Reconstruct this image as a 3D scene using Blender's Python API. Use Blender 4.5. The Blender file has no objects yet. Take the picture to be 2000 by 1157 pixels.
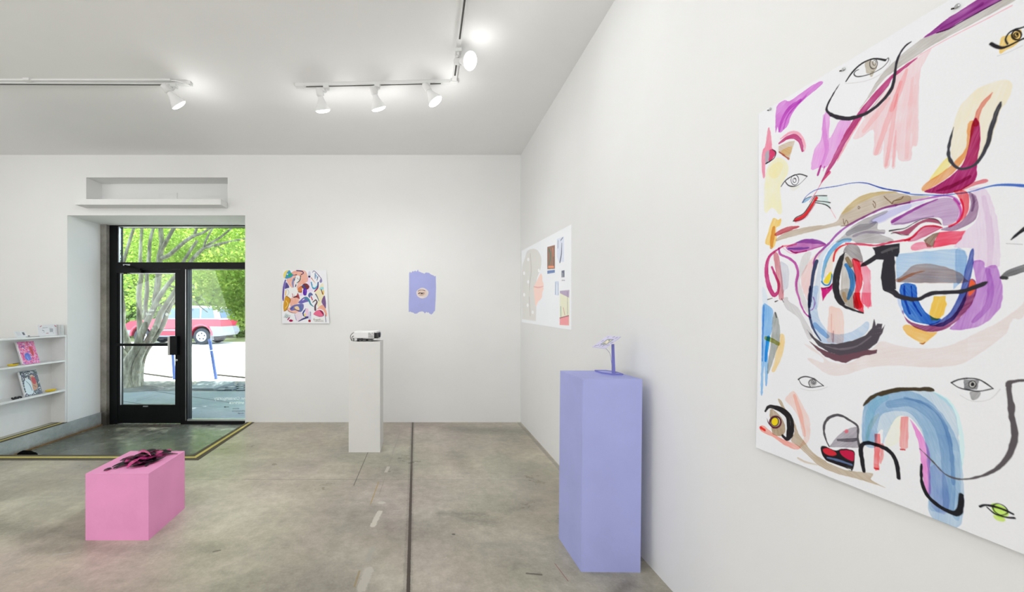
import bpy, bmesh, math, random
import numpy as np
from mathutils import Vector, Matrix, Quaternion

S = bpy.context.scene
COL = S.collection
PI = math.pi

# ---------------------------------------------------------------- camera, sky, sun, fill lights, exposure
FOCAL, VX, VY, EYE = 790.0, 828.0, 614.0, 1.334      # pixels of the 2000x1157 frame; metres
cam = bpy.data.cameras.new('camera')
cam.sensor_width = 36.0
cam.lens = 36.0 * FOCAL / 2000.0
cam.shift_x = (1000.0 - VX) / 2000.0
cam.shift_y = (VY - 578.5) / 2000.0
cam.clip_start = 0.02
cam.clip_end = 300
cam_o = bpy.data.objects.new('camera', cam)
COL.objects.link(cam_o)
cam_o.location = (0, 0, EYE)
cam_o.rotation_euler = (PI / 2, 0, 0)
S.camera = cam_o

w = bpy.data.worlds.new('sky')
S.world = w
w.use_nodes = True
w.node_tree.nodes['Background'].inputs[0].default_value = (0.72, 0.86, 1.0, 1)
w.node_tree.nodes['Background'].inputs[1].default_value = 5.5

sun = bpy.data.lights.new('sun', 'SUN')
sun.energy = 15.0
sun.angle = 0.012
sun.color = (1.0, 0.95, 0.86)
sun_o = bpy.data.objects.new('sun', sun)
COL.objects.link(sun_o)
sun_o.rotation_euler = Vector((0.25, -0.60, -0.95)).to_track_quat('-Z', 'Y').to_euler()

def area(name, loc, aim, sx, sy, power, color=(1, 1, 1)):
    l = bpy.data.lights.new(name, 'AREA')
    l.shape = 'RECTANGLE'; l.size = sx; l.size_y = sy; l.energy = power; l.color = color
    o = bpy.data.objects.new(name, l); COL.objects.link(o)
    o.location = loc
    o.rotation_euler = Vector(aim).to_track_quat('-Z', 'Y').to_euler()
    return o
# unseen fill lights added behind the camera and at the left; no windows there
area('rear_fill', (-2.3, -3.9, 1.7), (0, 1, 0.75), 5.6, 2.9, 176, (0.985, 0.995, 1.0))
area('side_window_daylight', (-6.9, -0.6, 1.75), (1, 0.12, 0.34), 3.6, 2.6, 80, (0.985, 0.995, 1.0))
S.view_settings.view_transform = 'Standard'
S.view_settings.look = 'None'
S.view_settings.gamma = 1.0
S.view_settings.use_curve_mapping = False
S.view_settings.exposure = 0.08
SPOT, GLOW, LENS = 7.0, 1.7, 6.0       # a track lamp: beam (W), frosted spill (W), lens emission
# ---------------------------------------------------------------- helpers
def lin(c):
    return tuple(((v / 255.0) / 12.92 if v / 255.0 <= 0.04045 else ((v / 255.0 + 0.055) / 1.055) ** 2.4) for v in c)

def at(x, y, d):
    """a point of the photograph at distance d"""
    return Vector(((x - VX) * d / FOCAL, d, EYE - (y - VY) * d / FOCAL))

def link(nt, a, b): nt.links.new(a, b)
def mth(nt, op, a, b=None, clamp=False):
    n = nt.nodes.new('ShaderNodeMath'); n.operation = op; n.use_clamp = clamp
    for i, v in enumerate((a, b)):
        if v is None: continue
        if isinstance(v, (int, float)): n.inputs[i].default_value = v
        else: link(nt, v, n.inputs[i])
    return n.outputs[0]
def noise(nt, scale, detail=4, rough=0.55, vec=None, stretch=None, out=0):
    n = nt.nodes.new('ShaderNodeTexNoise')
    n.inputs['Scale'].default_value = scale; n.inputs['Detail'].default_value = detail; n.inputs['Roughness'].default_value = rough
    if vec is None:
        tc = nt.nodes.new('ShaderNodeTexCoord'); vec = tc.outputs['Object']
    if stretch:
        m = nt.nodes.new('ShaderNodeMapping'); m.inputs['Scale'].default_value = stretch
        link(nt, vec, m.inputs['Vector']); vec = m.outputs[0]
    link(nt, vec, n.inputs['Vector'])
    return n.outputs[out]
def ramp(nt, fac, stops):
    r = nt.nodes.new('ShaderNodeValToRGB')
    e = r.color_ramp.elements
    while len(e) < len(stops): e.new(0.5)
    for i, (p, c) in enumerate(stops):
        e[i].position = p; e[i].color = (*c[:3], 1)
    link(nt, fac, r.inputs[0])
    return r.outputs[0]
def mix(nt, fac, a, b, mode='MIX'):
    n = nt.nodes.new('ShaderNodeMix'); n.data_type = 'RGBA'; n.blend_type = mode
    for sock, v in ((n.inputs[0], fac), (n.inputs[6], a), (n.inputs[7], b)):
        if isinstance(v, (int, float)): sock.default_value = v
        elif isinstance(v, tuple): sock.default_value = (*v[:3], 1)
        else: link(nt, v, sock)
    return n.outputs[2]
MATS = {}
def mat(name, rgb, rough=0.5, metal=0.0, spec=0.5, var=0.06, scale=9.0, bump=0.0, bscale=60.0, linear=False, emit=0.0):
    """plain procedural surface: colour with a little noise, optional bump"""
    if name in MATS: return MATS[name]
    m = bpy.data.materials.new(name); m.use_nodes = True
    nt = m.node_tree; b = nt.nodes['Principled BSDF']
    c = rgb if linear else lin(rgb)
    f = noise(nt, scale)
    col = ramp(nt, f, [(0.3, tuple(v * (1 - var) for v in c)), (0.7, tuple(min(1, v * (1 + var)) for v in c))])
    link(nt, col, b.inputs['Base Color'])
    b.inputs['Roughness'].default_value = rough; b.inputs['Metallic'].default_value = metal
    b.inputs['Specular IOR Level'].default_value = spec
    if bump:
        bn = nt.nodes.new('ShaderNodeBump'); bn.inputs['Strength'].default_value = bump; bn.inputs['Distance'].default_value = 0.01
        link(nt, noise(nt, bscale, 6), bn.inputs['Height']); link(nt, bn.outputs[0], b.inputs['Normal'])
    if emit:
        link(nt, col, b.inputs['Emission Color']); b.inputs['Emission Strength'].default_value = emit
    MATS[name] = m
    return m

def obj(name, me, material=None, parent=None):
    o = bpy.data.objects.new(name, me); COL.objects.link(o)
    if material is not None:
        for mm in (material if isinstance(material, (list, tuple)) else [material]): me.materials.append(mm)
    if parent: o.parent = parent
    return o
def fin(name, bm, material=None, parent=None, smooth=False, bevel=0.0, seg=2):
    if bevel:
        bmesh.ops.bevel(bm, geom=[e for e in bm.edges if len(e.link_faces) == 2 and e.calc_face_angle(0) > 0.5], offset=bevel, segments=seg, affect='EDGES', profile=0.5)
    bmesh.ops.recalc_face_normals(bm, faces=bm.faces)
    if smooth:
        for f in bm.faces: f.smooth = True
        for e in bm.edges:
            if len(e.link_faces) == 2 and e.calc_face_angle(0) > 0.7: e.smooth = False
    me = bpy.data.meshes.new(name); bm.to_mesh(me); bm.free()
    return obj(name, me, material, parent)
def bx(bm, x0, x1, y0, y1, z0, z1, mi=0):
    v = [bm.verts.new(p) for p in ((x0, y0, z0), (x1, y0, z0), (x1, y1, z0), (x0, y1, z0), (x0, y0, z1), (x1, y0, z1), (x1, y1, z1), (x0, y1, z1))]
    for f in ((0, 3, 2, 1), (4, 5, 6, 7), (0, 1, 5, 4), (1, 2, 6, 5), (2, 3, 7, 6), (3, 0, 4, 7)):
        bm.faces.new([v[i] for i in f]).material_index = mi
def hexa(bm, lo, hi, mi=0):
    """solid from four lower and four upper corners"""
    v = [bm.verts.new(p) for p in list(lo) + list(hi)]
    for f in ((0, 3, 2, 1), (4, 5, 6, 7), (0, 1, 5, 4), (1, 2, 6, 5), (2, 3, 7, 6), (3, 0, 4, 7)):
        bm.faces.new([v[i] for i in f]).material_index = mi
def prism(bm, pts, off, mi=0):
    """closed outline (3D points) pushed along off"""
    a = [bm.verts.new(p) for p in pts]; b = [bm.verts.new(Vector(p) + Vector(off)) for p in pts]
    n = len(a)
    bm.faces.new(a).material_index = mi; bm.faces.new(b[::-1]).material_index = mi
    for i in range(n): bm.faces.new((a[i], b[i], b[(i + 1) % n], a[(i + 1) % n])).material_index = mi
def tube(bm, pts, rad, n=10, caps=True, mi=0):
    pts = [Vector(p) for p in pts]
    if not isinstance(rad, (list, tuple)): rad = [rad] * len(pts)
    rings = []; ref = None
    for i, p in enumerate(pts):
        t = (pts[min(i + 1, len(pts) - 1)] - pts[max(i - 1, 0)]).normalized()
        if ref is None: ref = t.orthogonal().normalized()
        ref = (ref - t * ref.dot(t)); ref = ref.normalized() if ref.length > 1e-6 else t.orthogonal().normalized()
        s = t.cross(ref)
        rings.append([bm.verts.new(p + (ref * math.cos(2 * PI * k / n) + s * math.sin(2 * PI * k / n)) * rad[i]) for k in range(n)])
    for i in range(len(rings) - 1):
        for k in range(n):
            bm.faces.new((rings[i][k], rings[i][(k + 1) % n], rings[i + 1][(k + 1) % n], rings[i + 1][k])).material_index = mi
    if caps:
        bm.faces.new(rings[0][::-1]).material_index = mi; bm.faces.new(rings[-1]).material_index = mi
def lathe(bm, prof, n=24, M=None, mi=0):
    """(radius, height) profile turned about Z"""
    rings = []
    for r, z in prof:
        if r < 1e-6:
            p = Vector((0, 0, z)); rings.append([bm.verts.new(M @ p if M else p)])
        else:
            ring = []
            for k in range(n):
                p = Vector((r * math.cos(2 * PI * k / n), r * math.sin(2 * PI * k / n), z)); ring.append(bm.verts.new(M @ p if M else p))
            rings.append(ring)
    for a, b in zip(rings, rings[1:]):
        for k in range(n):
            q = [a[k % len(a)], a[(k + 1) % len(a)], b[(k + 1) % len(b)], b[k % len(b)]]
            q = [v for i, v in enumerate(q) if v not in q[:i]]
            if len(q) > 2: bm.faces.new(q).material_index = mi
    if len(rings[0]) > 1: bm.faces.new(rings[0][::-1]).material_index = mi
    if len(rings[-1]) > 1: bm.faces.new(rings[-1]).material_index = mi
def smooth_pts(pts, k=4):
    P = [Vector(p) for p in pts]; out = []
    for i in range(len(P) - 1):
        a, b, c, d = P[max(i - 1, 0)], P[i], P[i + 1], P[min(i + 2, len(P) - 1)]
        for j in range(k):
            t = j / k
            out.append(0.5 * ((2 * b) + (c - a) * t + (2 * a - 5 * b + 4 * c - d) * t * t + (3 * b - a - 3 * c + d) * t ** 3))
    out.append(P[-1]); return out

def tag(o, label, cat, group=None, kind=None):
    o['label'] = label; o['category'] = cat
    if group: o['group'] = group
    if kind: o['kind'] = kind
    return o
def thing(name, label, cat, loc=(0, 0, 0), group=None):
    o = bpy.data.objects.new(name, None); COL.objects.link(o)
    o.location = loc; o.empty_display_size = 0.05
    return tag(o, label, cat, group)
def hold(o, root):
    """parent a mesh written in room coordinates to an Empty"""
    o.parent = root; o.matrix_parent_inverse = Matrix.Translation(-Vector(root.location)); return o
def struct(o, label=None, cat=None):
    o['kind'] = 'structure'
    if label: o['label'] = label; o['category'] = cat or o.name.split('_')[0]
    return o
def copy_tree(o, loc):
    c = o.copy(); COL.objects.link(c); c.location = loc
    for ch in o.children:
        d = ch.copy(); COL.objects.link(d); d.parent = c
    return c

# ---------------------------------------------------------------- painted surfaces (marks rasterised into a colour attribute)
_rng = np.random.default_rng(7)
_NG = [_rng.random((97, 97)) for _ in range(4)]
def vnoise(u, v, sc, k=0):
    g = _NG[k % 4]; x = (u / sc) % 96; y = (v / sc) % 96
    i = np.floor(x).astype(int); j = np.floor(y).astype(int); fx = x - i; fy = y - j
    fx = fx * fx * (3 - 2 * fx); fy = fy * fy * (3 - 2 * fy)
    return (g[j, i] * (1 - fx) + g[j, i + 1] * fx) * (1 - fy) + (g[j + 1, i] * (1 - fx) + g[j + 1, i + 1] * fx) * fy
def spline(P, closed, k):
    P = np.array(P, float); n = len(P); out = []
    rng_ = range(n) if closed else range(n - 1)
    for i in rng_:
        if closed: a, b, c, d = P[i - 1], P[i], P[(i + 1) % n], P[(i + 2) % n]
        else: a, b, c, d = P[max(i - 1, 0)], P[i], P[i + 1], P[min(i + 2, n - 1)]
        for j in range(k):
            t = j / k
            out.append(0.5 * (2 * b + (c - a) * t + (2 * a - 5 * b + 4 * c - d) * t * t + (3 * b - a - 3 * c + d) * t ** 3))
    if not closed: out.append(P[-1])
    return np.array(out)
WHITE_SEEN = np.array(lin((231, 232, 236)))
def rasterise(items, us, vs, paper, soft):
    U, V = np.meshgrid(us, vs)
    img = np.ones(U.shape + (3,)) * np.array(lin(paper) if max(paper) > 1 else paper)
    base = img[0, 0].copy()
    for idx, (kind, c, a, sm, op, nz, flat) in enumerate(items):
        if kind == 0:
            P = np.array(flat, float).reshape(-1, 2) / 2
            Q = spline(P, True, 3) if sm else P
            pad = 2
        else:
            P = np.array(flat, float).reshape(-1, 3) / 2
            Q = spline(P, False, 4) if len(P) > 2 else P
            Q[:, 2] = np.maximum(Q[:, 2], soft * 0.9)
            pad = Q[:, 2].max() / 2 + 2
        i0, i1 = np.searchsorted(us, (Q[:, 0].min() - pad, Q[:, 0].max() + pad))
        j0, j1 = np.searchsorted(vs, (Q[:, 1].min() - pad, Q[:, 1].max() + pad))
        if i1 - i0 < 1 or j1 - j0 < 1: continue
        u = U[j0:j1, i0:i1]; v = V[j0:j1, i0:i1]
        wob = (vnoise(u, v, 9, 1) - 0.5) * (1.6 if nz else 0.5)
        D = np.full(u.shape, 1e9); run = 0.0
        if kind == 0:
            ins = np.zeros(u.shape, bool)
            for k in range(len(Q)):
                x0, y0 = Q[k - 1]; x1, y1 = Q[k]
                dx, dy = x1 - x0, y1 - y0; L2 = dx * dx + dy * dy + 1e-12
                h = np.clip(((u - x0) * dx + (v - y0) * dy) / L2, 0, 1)
                np.minimum(D, (u - x0 - h * dx) ** 2 + (v - y0 - h * dy) ** 2, out=D)
                cr = (y0 > v) != (y1 > v)
                if cr.any(): ins ^= cr & (u < x0 + (v - y0) * dx / (dy if abs(dy) > 1e-12 else 1e-12))
            D = np.sqrt(D); D = np.where(ins, -D, D)
            c_ = P[:, :2] - P[:, :2].mean(0); ax = np.linalg.svd(c_, full_matrices=False)[2][0]
            along = u * ax[0] + v * ax[1]; across = -u * ax[1] + v * ax[0]
            across = across + 3.0 * (vnoise(u, v, 40, 2) - 0.5)
        else:
            along = np.zeros(u.shape); across = np.zeros(u.shape)
            for k in range(len(Q) - 1):
                x0, y0, w0 = Q[k]; x1, y1, w1 = Q[k + 1]
                dx, dy = x1 - x0, y1 - y0; L2 = dx * dx + dy * dy + 1e-12; ll = math.sqrt(L2)
                h = np.clip(((u - x0) * dx + (v - y0) * dy) / L2, 0, 1)
                d = np.sqrt((u - x0 - h * dx) ** 2 + (v - y0 - h * dy) ** 2) - (w0 + (w1 - w0) * h) / 2
                nb = d < D
                along = np.where(nb, run + h * ll, along); across = np.where(nb, ((u - x0) * dy - (v - y0) * dx) / ll, across)
                np.minimum(D, d, out=D); run += ll
        D = D + wob
        cov = np.clip(0.5 - D / (soft * 1.4), 0, 1)
        if nz:
            str_ = 0.65 * vnoise(across * 3.2 + idx * 37 + 2000, along * 0.28 + idx * 13 + 3000, 8, idx) + 0.35 * vnoise(across * 9 + idx * 7 + 4000, along * 0.5 + 3000, 8, idx + 2)
            big = vnoise(u + idx * 51, v + idx * 29, 26, idx + 1)
            pool = np.clip(1 + D / 3.0, 0, 1)
            k_ = a * (0.46 + 0.36 * big + 0.46 * str_ + 0.2 * pool)
            k_ = k_ if not op else np.clip(k_ + 0.3, 0, 1)
        else: k_ = a
        al = (cov * np.clip(k_, 0, 1.35))[..., None]
        T = np.array(lin(c)) / WHITE_SEEN
        reg = img[j0:j1, i0:i1]
        if op: img[j0:j1, i0:i1] = reg * (1 - np.clip(al, 0, 1)) + np.clip(T, 0, 1) * 0.91 * np.clip(al, 0, 1)
        else: img[j0:j1, i0:i1] = reg * np.power(np.clip(T, 0.01, 1.0), al)
    return np.clip(img, 0.004, 1)
def paint_mat(name, rough=0.6, emit=0.0, spec=0.3):
    if name in MATS: return MATS[name]
    m = bpy.data.materials.new(name); m.use_nodes = True; nt = m.node_tree; b = nt.nodes['Principled BSDF']
    a = nt.nodes.new('ShaderNodeAttribute'); a.attribute_name = 'paint'
    fibre = noise(nt, 220.0, 3)
    col = mix(nt, 0.05, a.outputs['Color'], mix(nt, 1.0, a.outputs['Color'], fibre, 'MULTIPLY'))
    link(nt, col, b.inputs['Base Color'])
    b.inputs['Roughness'].default_value = rough; b.inputs['Specular IOR Level'].default_value = spec
    if emit:
        link(nt, col, b.inputs['Emission Color']); b.inputs['Emission Strength'].default_value = emit
    MATS[name] = m; return m
def sheet(name, us, vs, img, place, back, material, parent=None):
    """a painted sheet with thickness: place(U, V) -> points of the front, back = offset vector"""
    us = np.asarray(us, float); vs = np.asarray(vs, float); nx, ny = len(us), len(vs)
    U, V = np.meshgrid(us, vs)
    F = place(U, V).reshape(-1, 3); back = np.array(back, float)
    ring = np.concatenate([np.arange(nx), np.arange(1, ny) * nx + nx - 1, (ny - 1) * nx + np.arange(nx - 2, -1, -1), np.arange(ny - 2, 0, -1) * nx])
    B = F[ring] + back; nF = len(F); nr = len(ring)
    i, j = np.meshgrid(np.arange(nx - 1), np.arange(ny - 1)); b0 = (j * nx + i).ravel()
    quads = np.stack([b0, b0 + nx, b0 + nx + 1, b0 + 1], 1)
    r2 = np.roll(ring, -1); bi = nF + np.arange(nr); b2 = np.roll(bi, -1)
    side = np.stack([ring, r2, b2, bi], 1)
    gi = np.unique(np.append(np.arange(0, nx, 10), nx - 1)); gj = np.unique(np.append(np.arange(0, ny, 10), ny - 1))
    sub = (gj[:, None] * nx + gi[None, :]).ravel(); n2 = len(gi); m2 = len(gj); o2 = nF + nr
    i, j = np.meshgrid(np.arange(n2 - 1), np.arange(m2 - 1)); c0 = (o2 + j * n2 + i).ravel()
    cap = np.stack([c0, c0 + 1, c0 + n2 + 1, c0 + n2], 1)
    Q = np.concatenate([quads, side, cap]).astype(np.int32)
    B = np.concatenate([B, F[sub] + back]); ring = np.concatenate([ring, sub])
    verts = np.concatenate([F, B]).astype(np.float32)
    me = bpy.data.meshes.new(name)
    me.vertices.add(len(verts)); me.vertices.foreach_set('co', verts.ravel())
    me.loops.add(Q.size); me.loops.foreach_set('vertex_index', Q.ravel())
    me.polygons.add(len(Q)); me.polygons.foreach_set('loop_start', np.arange(0, Q.size, 4, dtype=np.int32))
    me.update(calc_edges=True)
    at_ = me.attributes.new('paint', 'FLOAT_COLOR', 'POINT')
    c = np.ones((len(verts), 4), np.float32); c[:nF, :3] = img.reshape(-1, 3); c[nF:, :3] = img.reshape(-1, 3)[ring]
    at_.data.foreach_set('color', c.ravel())
    return obj(name, me, material, parent)

# ---------------------------------------------------------------- materials
M_wall = mat('wall_paint', (0.86, 0.86, 0.85), 0.75, spec=0.2, var=0.012, scale=2.0, bump=0.04, bscale=180, linear=True)
M_ceil = mat('ceiling_paint', (0.92, 0.92, 0.915), 0.85, spec=0.15, var=0.01, scale=1.2, linear=True)
M_white = mat('white_lacquer', (0.84, 0.84, 0.835), 0.45, var=0.02, linear=True)
M_track = mat('white_track_enamel', (0.78, 0.78, 0.77), 0.4, var=0.02, linear=True)
M_black = mat('black_frame', (12, 13, 15), 0.45, spec=0.2, var=0.2)
M_blackp = mat('black_plastic', (26, 26, 28), 0.5, var=0.2)
M_slot = mat('dark_slot', (62, 60, 56), 0.6, var=0.2)
M_silver = mat('brushed_metal', (190, 192, 194), 0.3, metal=0.9)
M_pink = mat('pink_paint', (0.80, 0.318, 0.565), 0.55, spec=0.25, var=0.04, scale=5, bump=0.05, linear=True)
M_lav = mat('lavender_paint', (0.42, 0.45, 0.81), 0.6, spec=0.25, var=0.04, scale=4, bump=0.05, linear=True)
M_lavd = mat('lavender_stand', (122, 122, 200), 0.5, var=0.06)
M_plinth = mat('white_plinth_paint', (0.80, 0.795, 0.775), 0.6, spec=0.25, var=0.02, scale=3, bump=0.04, linear=True)
def concrete(name, dark, mid, light, rough=(0.28, 0.55), spec=0.4, floor=False, k=1.0):
    lin = lambda c: tuple(k * v for v in globals()['lin'](c))
    m = bpy.data.materials.new(name); m.use_nodes = True; nt = m.node_tree; b = nt.nodes['Principled BSDF']
    tc = nt.nodes.new('ShaderNodeTexCoord'); P = tc.outputs['Object']
    n1 = noise(nt, 0.85, 6, 0.62, P); n3 = noise(nt, 70, 4, 0.7, P)
    n4 = noise(nt, 2.3, 5, 0.6, P, (0.8, 1, 1)); n5 = noise(nt, 16.0, 5, 0.65, P)
    f = mth(nt, 'ADD', mth(nt, 'ADD', mth(nt, 'MULTIPLY', n1, 0.40), mth(nt, 'MULTIPLY', n4, 0.28)), mth(nt, 'ADD', mth(nt, 'MULTIPLY', n5, 0.20), mth(nt, 'MULTIPLY', n3, 0.12)))
    col = ramp(nt, f, [(0.34, lin(dark)), (0.5, lin(mid)), (0.66, lin(light))])
    tint = noise(nt, 0.9, 3, 0.5, P, (1.3, 0.9, 1), out=1)
    col = mix(nt, 0.12, col, tint, 'OVERLAY')
    vor = nt.nodes.new('ShaderNodeTexVoronoi'); vor.inputs['Scale'].default_value = 7.0; link(nt, P, vor.inputs['Vector'])
    grit = mth(nt, 'MULTIPLY', mth(nt, 'SUBTRACT', 0.035, vor.outputs['Distance']), 60.0, True)
    col = mix(nt, mth(nt, 'MULTIPLY', grit, 0.6), col, lin((218, 212, 200)))
    n6 = noise(nt, 45.0, 5, 0.75, P)
    if floor:
        def seg(a, c, w, soft=0.3):
            soft = 1.0 if w > 0.04 else soft
            s = nt.nodes.new('ShaderNodeVectorMath'); s.operation = 'SUBTRACT'; link(nt, P, s.inputs[0]); s.inputs[1].default_value = (*a, 0)
            ba = Vector((c[0] - a[0], c[1] - a[1], 0))
            d = nt.nodes.new('ShaderNodeVectorMath'); d.operation = 'DOT_PRODUCT'; link(nt, s.outputs[0], d.inputs[0]); d.inputs[1].default_value = ba / ba.length_squared
            h = mth(nt, 'MULTIPLY', d.outputs['Value'], 1.0, True)
            v = nt.nodes.new('ShaderNodeVectorMath'); v.operation = 'SCALE'; v.inputs[0].default_value = ba; link(nt, h, v.inputs['Scale'])
            e = nt.nodes.new('ShaderNodeVectorMath'); e.operation = 'SUBTRACT'; link(nt, s.outputs[0], e.inputs[0]); link(nt, v.outputs[0], e.inputs[1])
            l = nt.nodes.new('ShaderNodeVectorMath'); l.operation = 'LENGTH'; link(nt, e.outputs[0], l.inputs[0])
            jit = mth(nt, 'MULTIPLY', mth(nt, 'SUBTRACT', n6, 0.5), w * (1.6 if w > 0.013 else 0.7))
            return mth(nt, 'SUBTRACT', 1.0, mth(nt, 'DIVIDE', mth(nt, 'SUBTRACT', mth(nt, 'ADD', l.outputs['Value'], jit), w * (1 - soft)), w * 2 * soft), True) \
                if False else mth(nt, 'MULTIPLY', mth(nt, 'SUBTRACT', w, mth(nt, 'ADD', l.outputs['Value'], jit)), 1.0 / (w * soft), True)
        for a, c, w_, color, k in FLOOR_MARKS:
            msk = mth(nt, 'MULTIPLY', seg(a, c, w_), k)
            if color is WP: msk = mth(nt, 'MULTIPLY', msk, mth(nt, 'MULTIPLY', mth(nt, 'SUBTRACT', n6, 0.27), 9.0, True))
            col = mix(nt, msk, col, lin(color))
    link(nt, col, b.inputs['Base Color'])
    r = nt.nodes.new('ShaderNodeMapRange'); link(nt, n4, r.inputs[0]); r.inputs[1].default_value = 0.2; r.inputs[2].default_value = 0.8
    r.inputs[3].default_value = rough[0]; r.inputs[4].default_value = rough[1]; link(nt, r.outputs[0], b.inputs['Roughness'])
    b.inputs['Specular IOR Level'].default_value = spec
    bn = nt.nodes.new('ShaderNodeBump'); bn.inputs['Strength'].default_value = 0.12; bn.inputs['Distance'].default_value = 0.004
    link(nt, n3, bn.inputs['Height']); link(nt, bn.outputs[0], b.inputs['Normal'])
    return m
# stains, soft dark bands, a painted plinth shadow, saw cuts, the filled expansion joint and worn paint of the slab: (start, end, half width, colour, strength)
WP = (226, 220, 208)
FLOOR_MARKS = [
    ((-0.139, 4.99), (-0.0786, 1.94), 0.028, (128, 112, 98), 0.25), ((-0.139, 4.99), (-0.06, 1.2), 0.011, (66, 50, 40), 0.95),
    ((-1.45, 3.263), (-0.42, 3.262), 0.004, (96, 90, 80), 0.7), ((-2.9, 3.26), (-1.45, 3.263), 0.003, (120, 113, 102), 0.4), ((-0.42, 3.262), (1.1, 3.25), 0.003, (120, 113, 102), 0.35),
    ((-0.54, 3.98), (-0.546, 3.15), 0.004, (84, 78, 70), 0.8), ((-0.54, 4.98), (-0.54, 3.98), 0.003, (120, 112, 100), 0.4),
    ((-0.272, 4.55), (-0.33, 3.0), 0.004, (205, 195, 175), 0.5), ((-0.36, 3.22), (-0.375, 2.84), 0.005, (196, 170, 105), 0.8),
    ((-0.29, 4.44), (-0.29, 4.20), 0.010, WP, 0.6), ((-0.300, 4.05), (-0.303, 3.86), 0.008, WP, 0.55), ((-0.31, 3.53), (-0.32, 3.42), 0.017, WP, 0.8),
    ((-0.268, 2.89), (-0.255, 2.88), 0.03, WP, 0.5), ((-0.305, 2.86), (-0.29, 2.86), 0.022, WP, 0.85), ((-0.298, 2.73), (-0.322, 2.55), 0.021, WP, 0.92),
    ((-0.302, 2.50), (-0.300, 2.49), 0.016, WP, 0.6), ((-0.293, 2.31), (-0.305, 2.19), 0.019, WP, 0.6), ((-0.288, 2.11), (-0.302, 1.965), 0.028, WP, 0.8),
    ((-0.334, 2.10), (-0.34, 1.98), 0.006, (200, 172, 100), 0.6), ((-0.20, 2.745), (-0.17, 2.745), 0.006, WP, 0.7),
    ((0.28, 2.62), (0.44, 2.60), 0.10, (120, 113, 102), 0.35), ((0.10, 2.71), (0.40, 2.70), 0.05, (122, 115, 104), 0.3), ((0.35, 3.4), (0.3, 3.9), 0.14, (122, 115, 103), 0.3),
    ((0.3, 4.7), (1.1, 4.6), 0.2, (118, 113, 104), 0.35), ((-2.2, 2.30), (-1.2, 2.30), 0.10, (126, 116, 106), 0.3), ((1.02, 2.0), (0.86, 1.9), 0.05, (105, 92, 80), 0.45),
    ((-2.3, 2.45), (-2.9, 2.6), 0.12, (120, 112, 102), 0.4), ((0.70, 2.16), (0.72, 2.02), 0.003, (170, 70, 70), 0.6),  # first band paints the pink plinth's shadow on the floor
    ((0.53, 2.08), (0.60, 2.07), 0.008, (84, 76, 68), 0.7), ((0.178, 2.45), (0.182, 2.45), 0.010, (80, 72, 66), 0.8), ((-1.18, 2.27), (-1.15, 2.285), 0.007, (92, 84, 76), 0.7),
    ((-2.05, 2.24), (-1.98, 2.26), 0.010, WP, 0.6), ((1.16, 4.95), (1.18, 2.2), 0.02, (175, 168, 155), 0.5), ((0.2, 4.93), (0.75, 4.88), 0.012, (200, 194, 184), 0.5),
]
M_floor = concrete('concrete_floor', (124, 118, 104), (177, 169, 154), (222, 214, 199), rough=(0.22, 0.48), floor=True)
M_pit = concrete('worn_concrete', (78, 80, 75), (112, 113, 105), (146, 146, 137), rough=(0.16, 0.36), spec=0.6)
M_curb = concrete('kerb_concrete', (138, 144, 147), (176, 181, 183), (202, 206, 207), rough=(0.6, 0.85), spec=0.2)
M_jamb = concrete('raw_concrete', (104, 102, 95), (148, 145, 137), (184, 180, 171), rough=(0.7, 0.95), spec=0.15)
def stained(m, zlo, zhi, c, k):
    nt = m.node_tree; b = nt.nodes['Principled BSDF']; src = b.inputs['Base Color'].links[0].from_socket
    tc = nt.nodes.new('ShaderNodeTexCoord'); sp = nt.nodes.new('ShaderNodeSeparateXYZ'); link(nt, tc.outputs['Object'], sp.inputs[0])
    h = mth(nt, 'ADD', sp.outputs[2], mth(nt, 'MULTIPLY', mth(nt, 'SUBTRACT', noise(nt, 14.0, 5, 0.7, tc.outputs['Object']), 0.5), 0.35 * (zhi - zlo) * 4))
    f = mth(nt, 'MULTIPLY', mth(nt, 'SUBTRACT', zhi, h), 1.0 / (zhi - zlo), True)
    link(nt, mix(nt, mth(nt, 'MULTIPLY', f, k), src, lin(c)), b.inputs['Base Color'])
stained(M_jamb, -0.05, 0.12, (58, 54, 48), 0.9); stained(M_curb, -0.175, -0.12, (112, 92, 66), 0.75)
M_rust = mat('rust_stain', (128, 98, 62), 0.85, var=0.35, scale=24)
M_yellow = mat('yellow_line', (206, 190, 98), 0.6, var=0.08, scale=30)
M_taped = mat('dark_grip_tape', (84, 78, 66), 0.8, var=0.2, scale=60)

# ---------------------------------------------------------------- room shell
CEIL, BACK, RW, PIT = 3.3, 4.99, 1.195, -0.177
OX0, OX1, HEAD = -4.40, -2.206, 2.554       # entry opening
DY = 5.55                                   # plane of the door frame
bm = bmesh.new()
bx(bm, -7.2, RW + 0.3, -4.2, 3.83, -0.5, 0.0)
bx(bm, -7.2, OX0, 3.83, BACK + 0.02, -0.5, 0.0)
bx(bm, -2.19, RW + 0.3, 3.83, BACK + 0.02, -0.5, 0.0)
struct(fin('floor', bm, M_floor))
bm = bmesh.new(); bx(bm, OX0 - 0.1, -2.1, 3.82, 5.68, -0.5, PIT)
struct(fin('floor_entry', bm, M_pit))
bm = bmesh.new(); bx(bm, OX0 - 0.02, OX0 + 0.012, 3.83, 5.50, PIT, -0.002)
struct(fin('trim_1', bm, M_curb, bevel=0.006))
bm = bmesh.new(); bx(bm, OX0 + 0.008, OX0 + 0.03, 4.1, 5.50, PIT, PIT + 0.012)
struct(fin('trim_2', bm, M_rust))
bm = bmesh.new(); bx(bm, -7.2, RW + 0.3, -4.2, 5.7, CEIL, CEIL + 0.3)
struct(fin('ceiling', bm, M_ceil))
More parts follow.
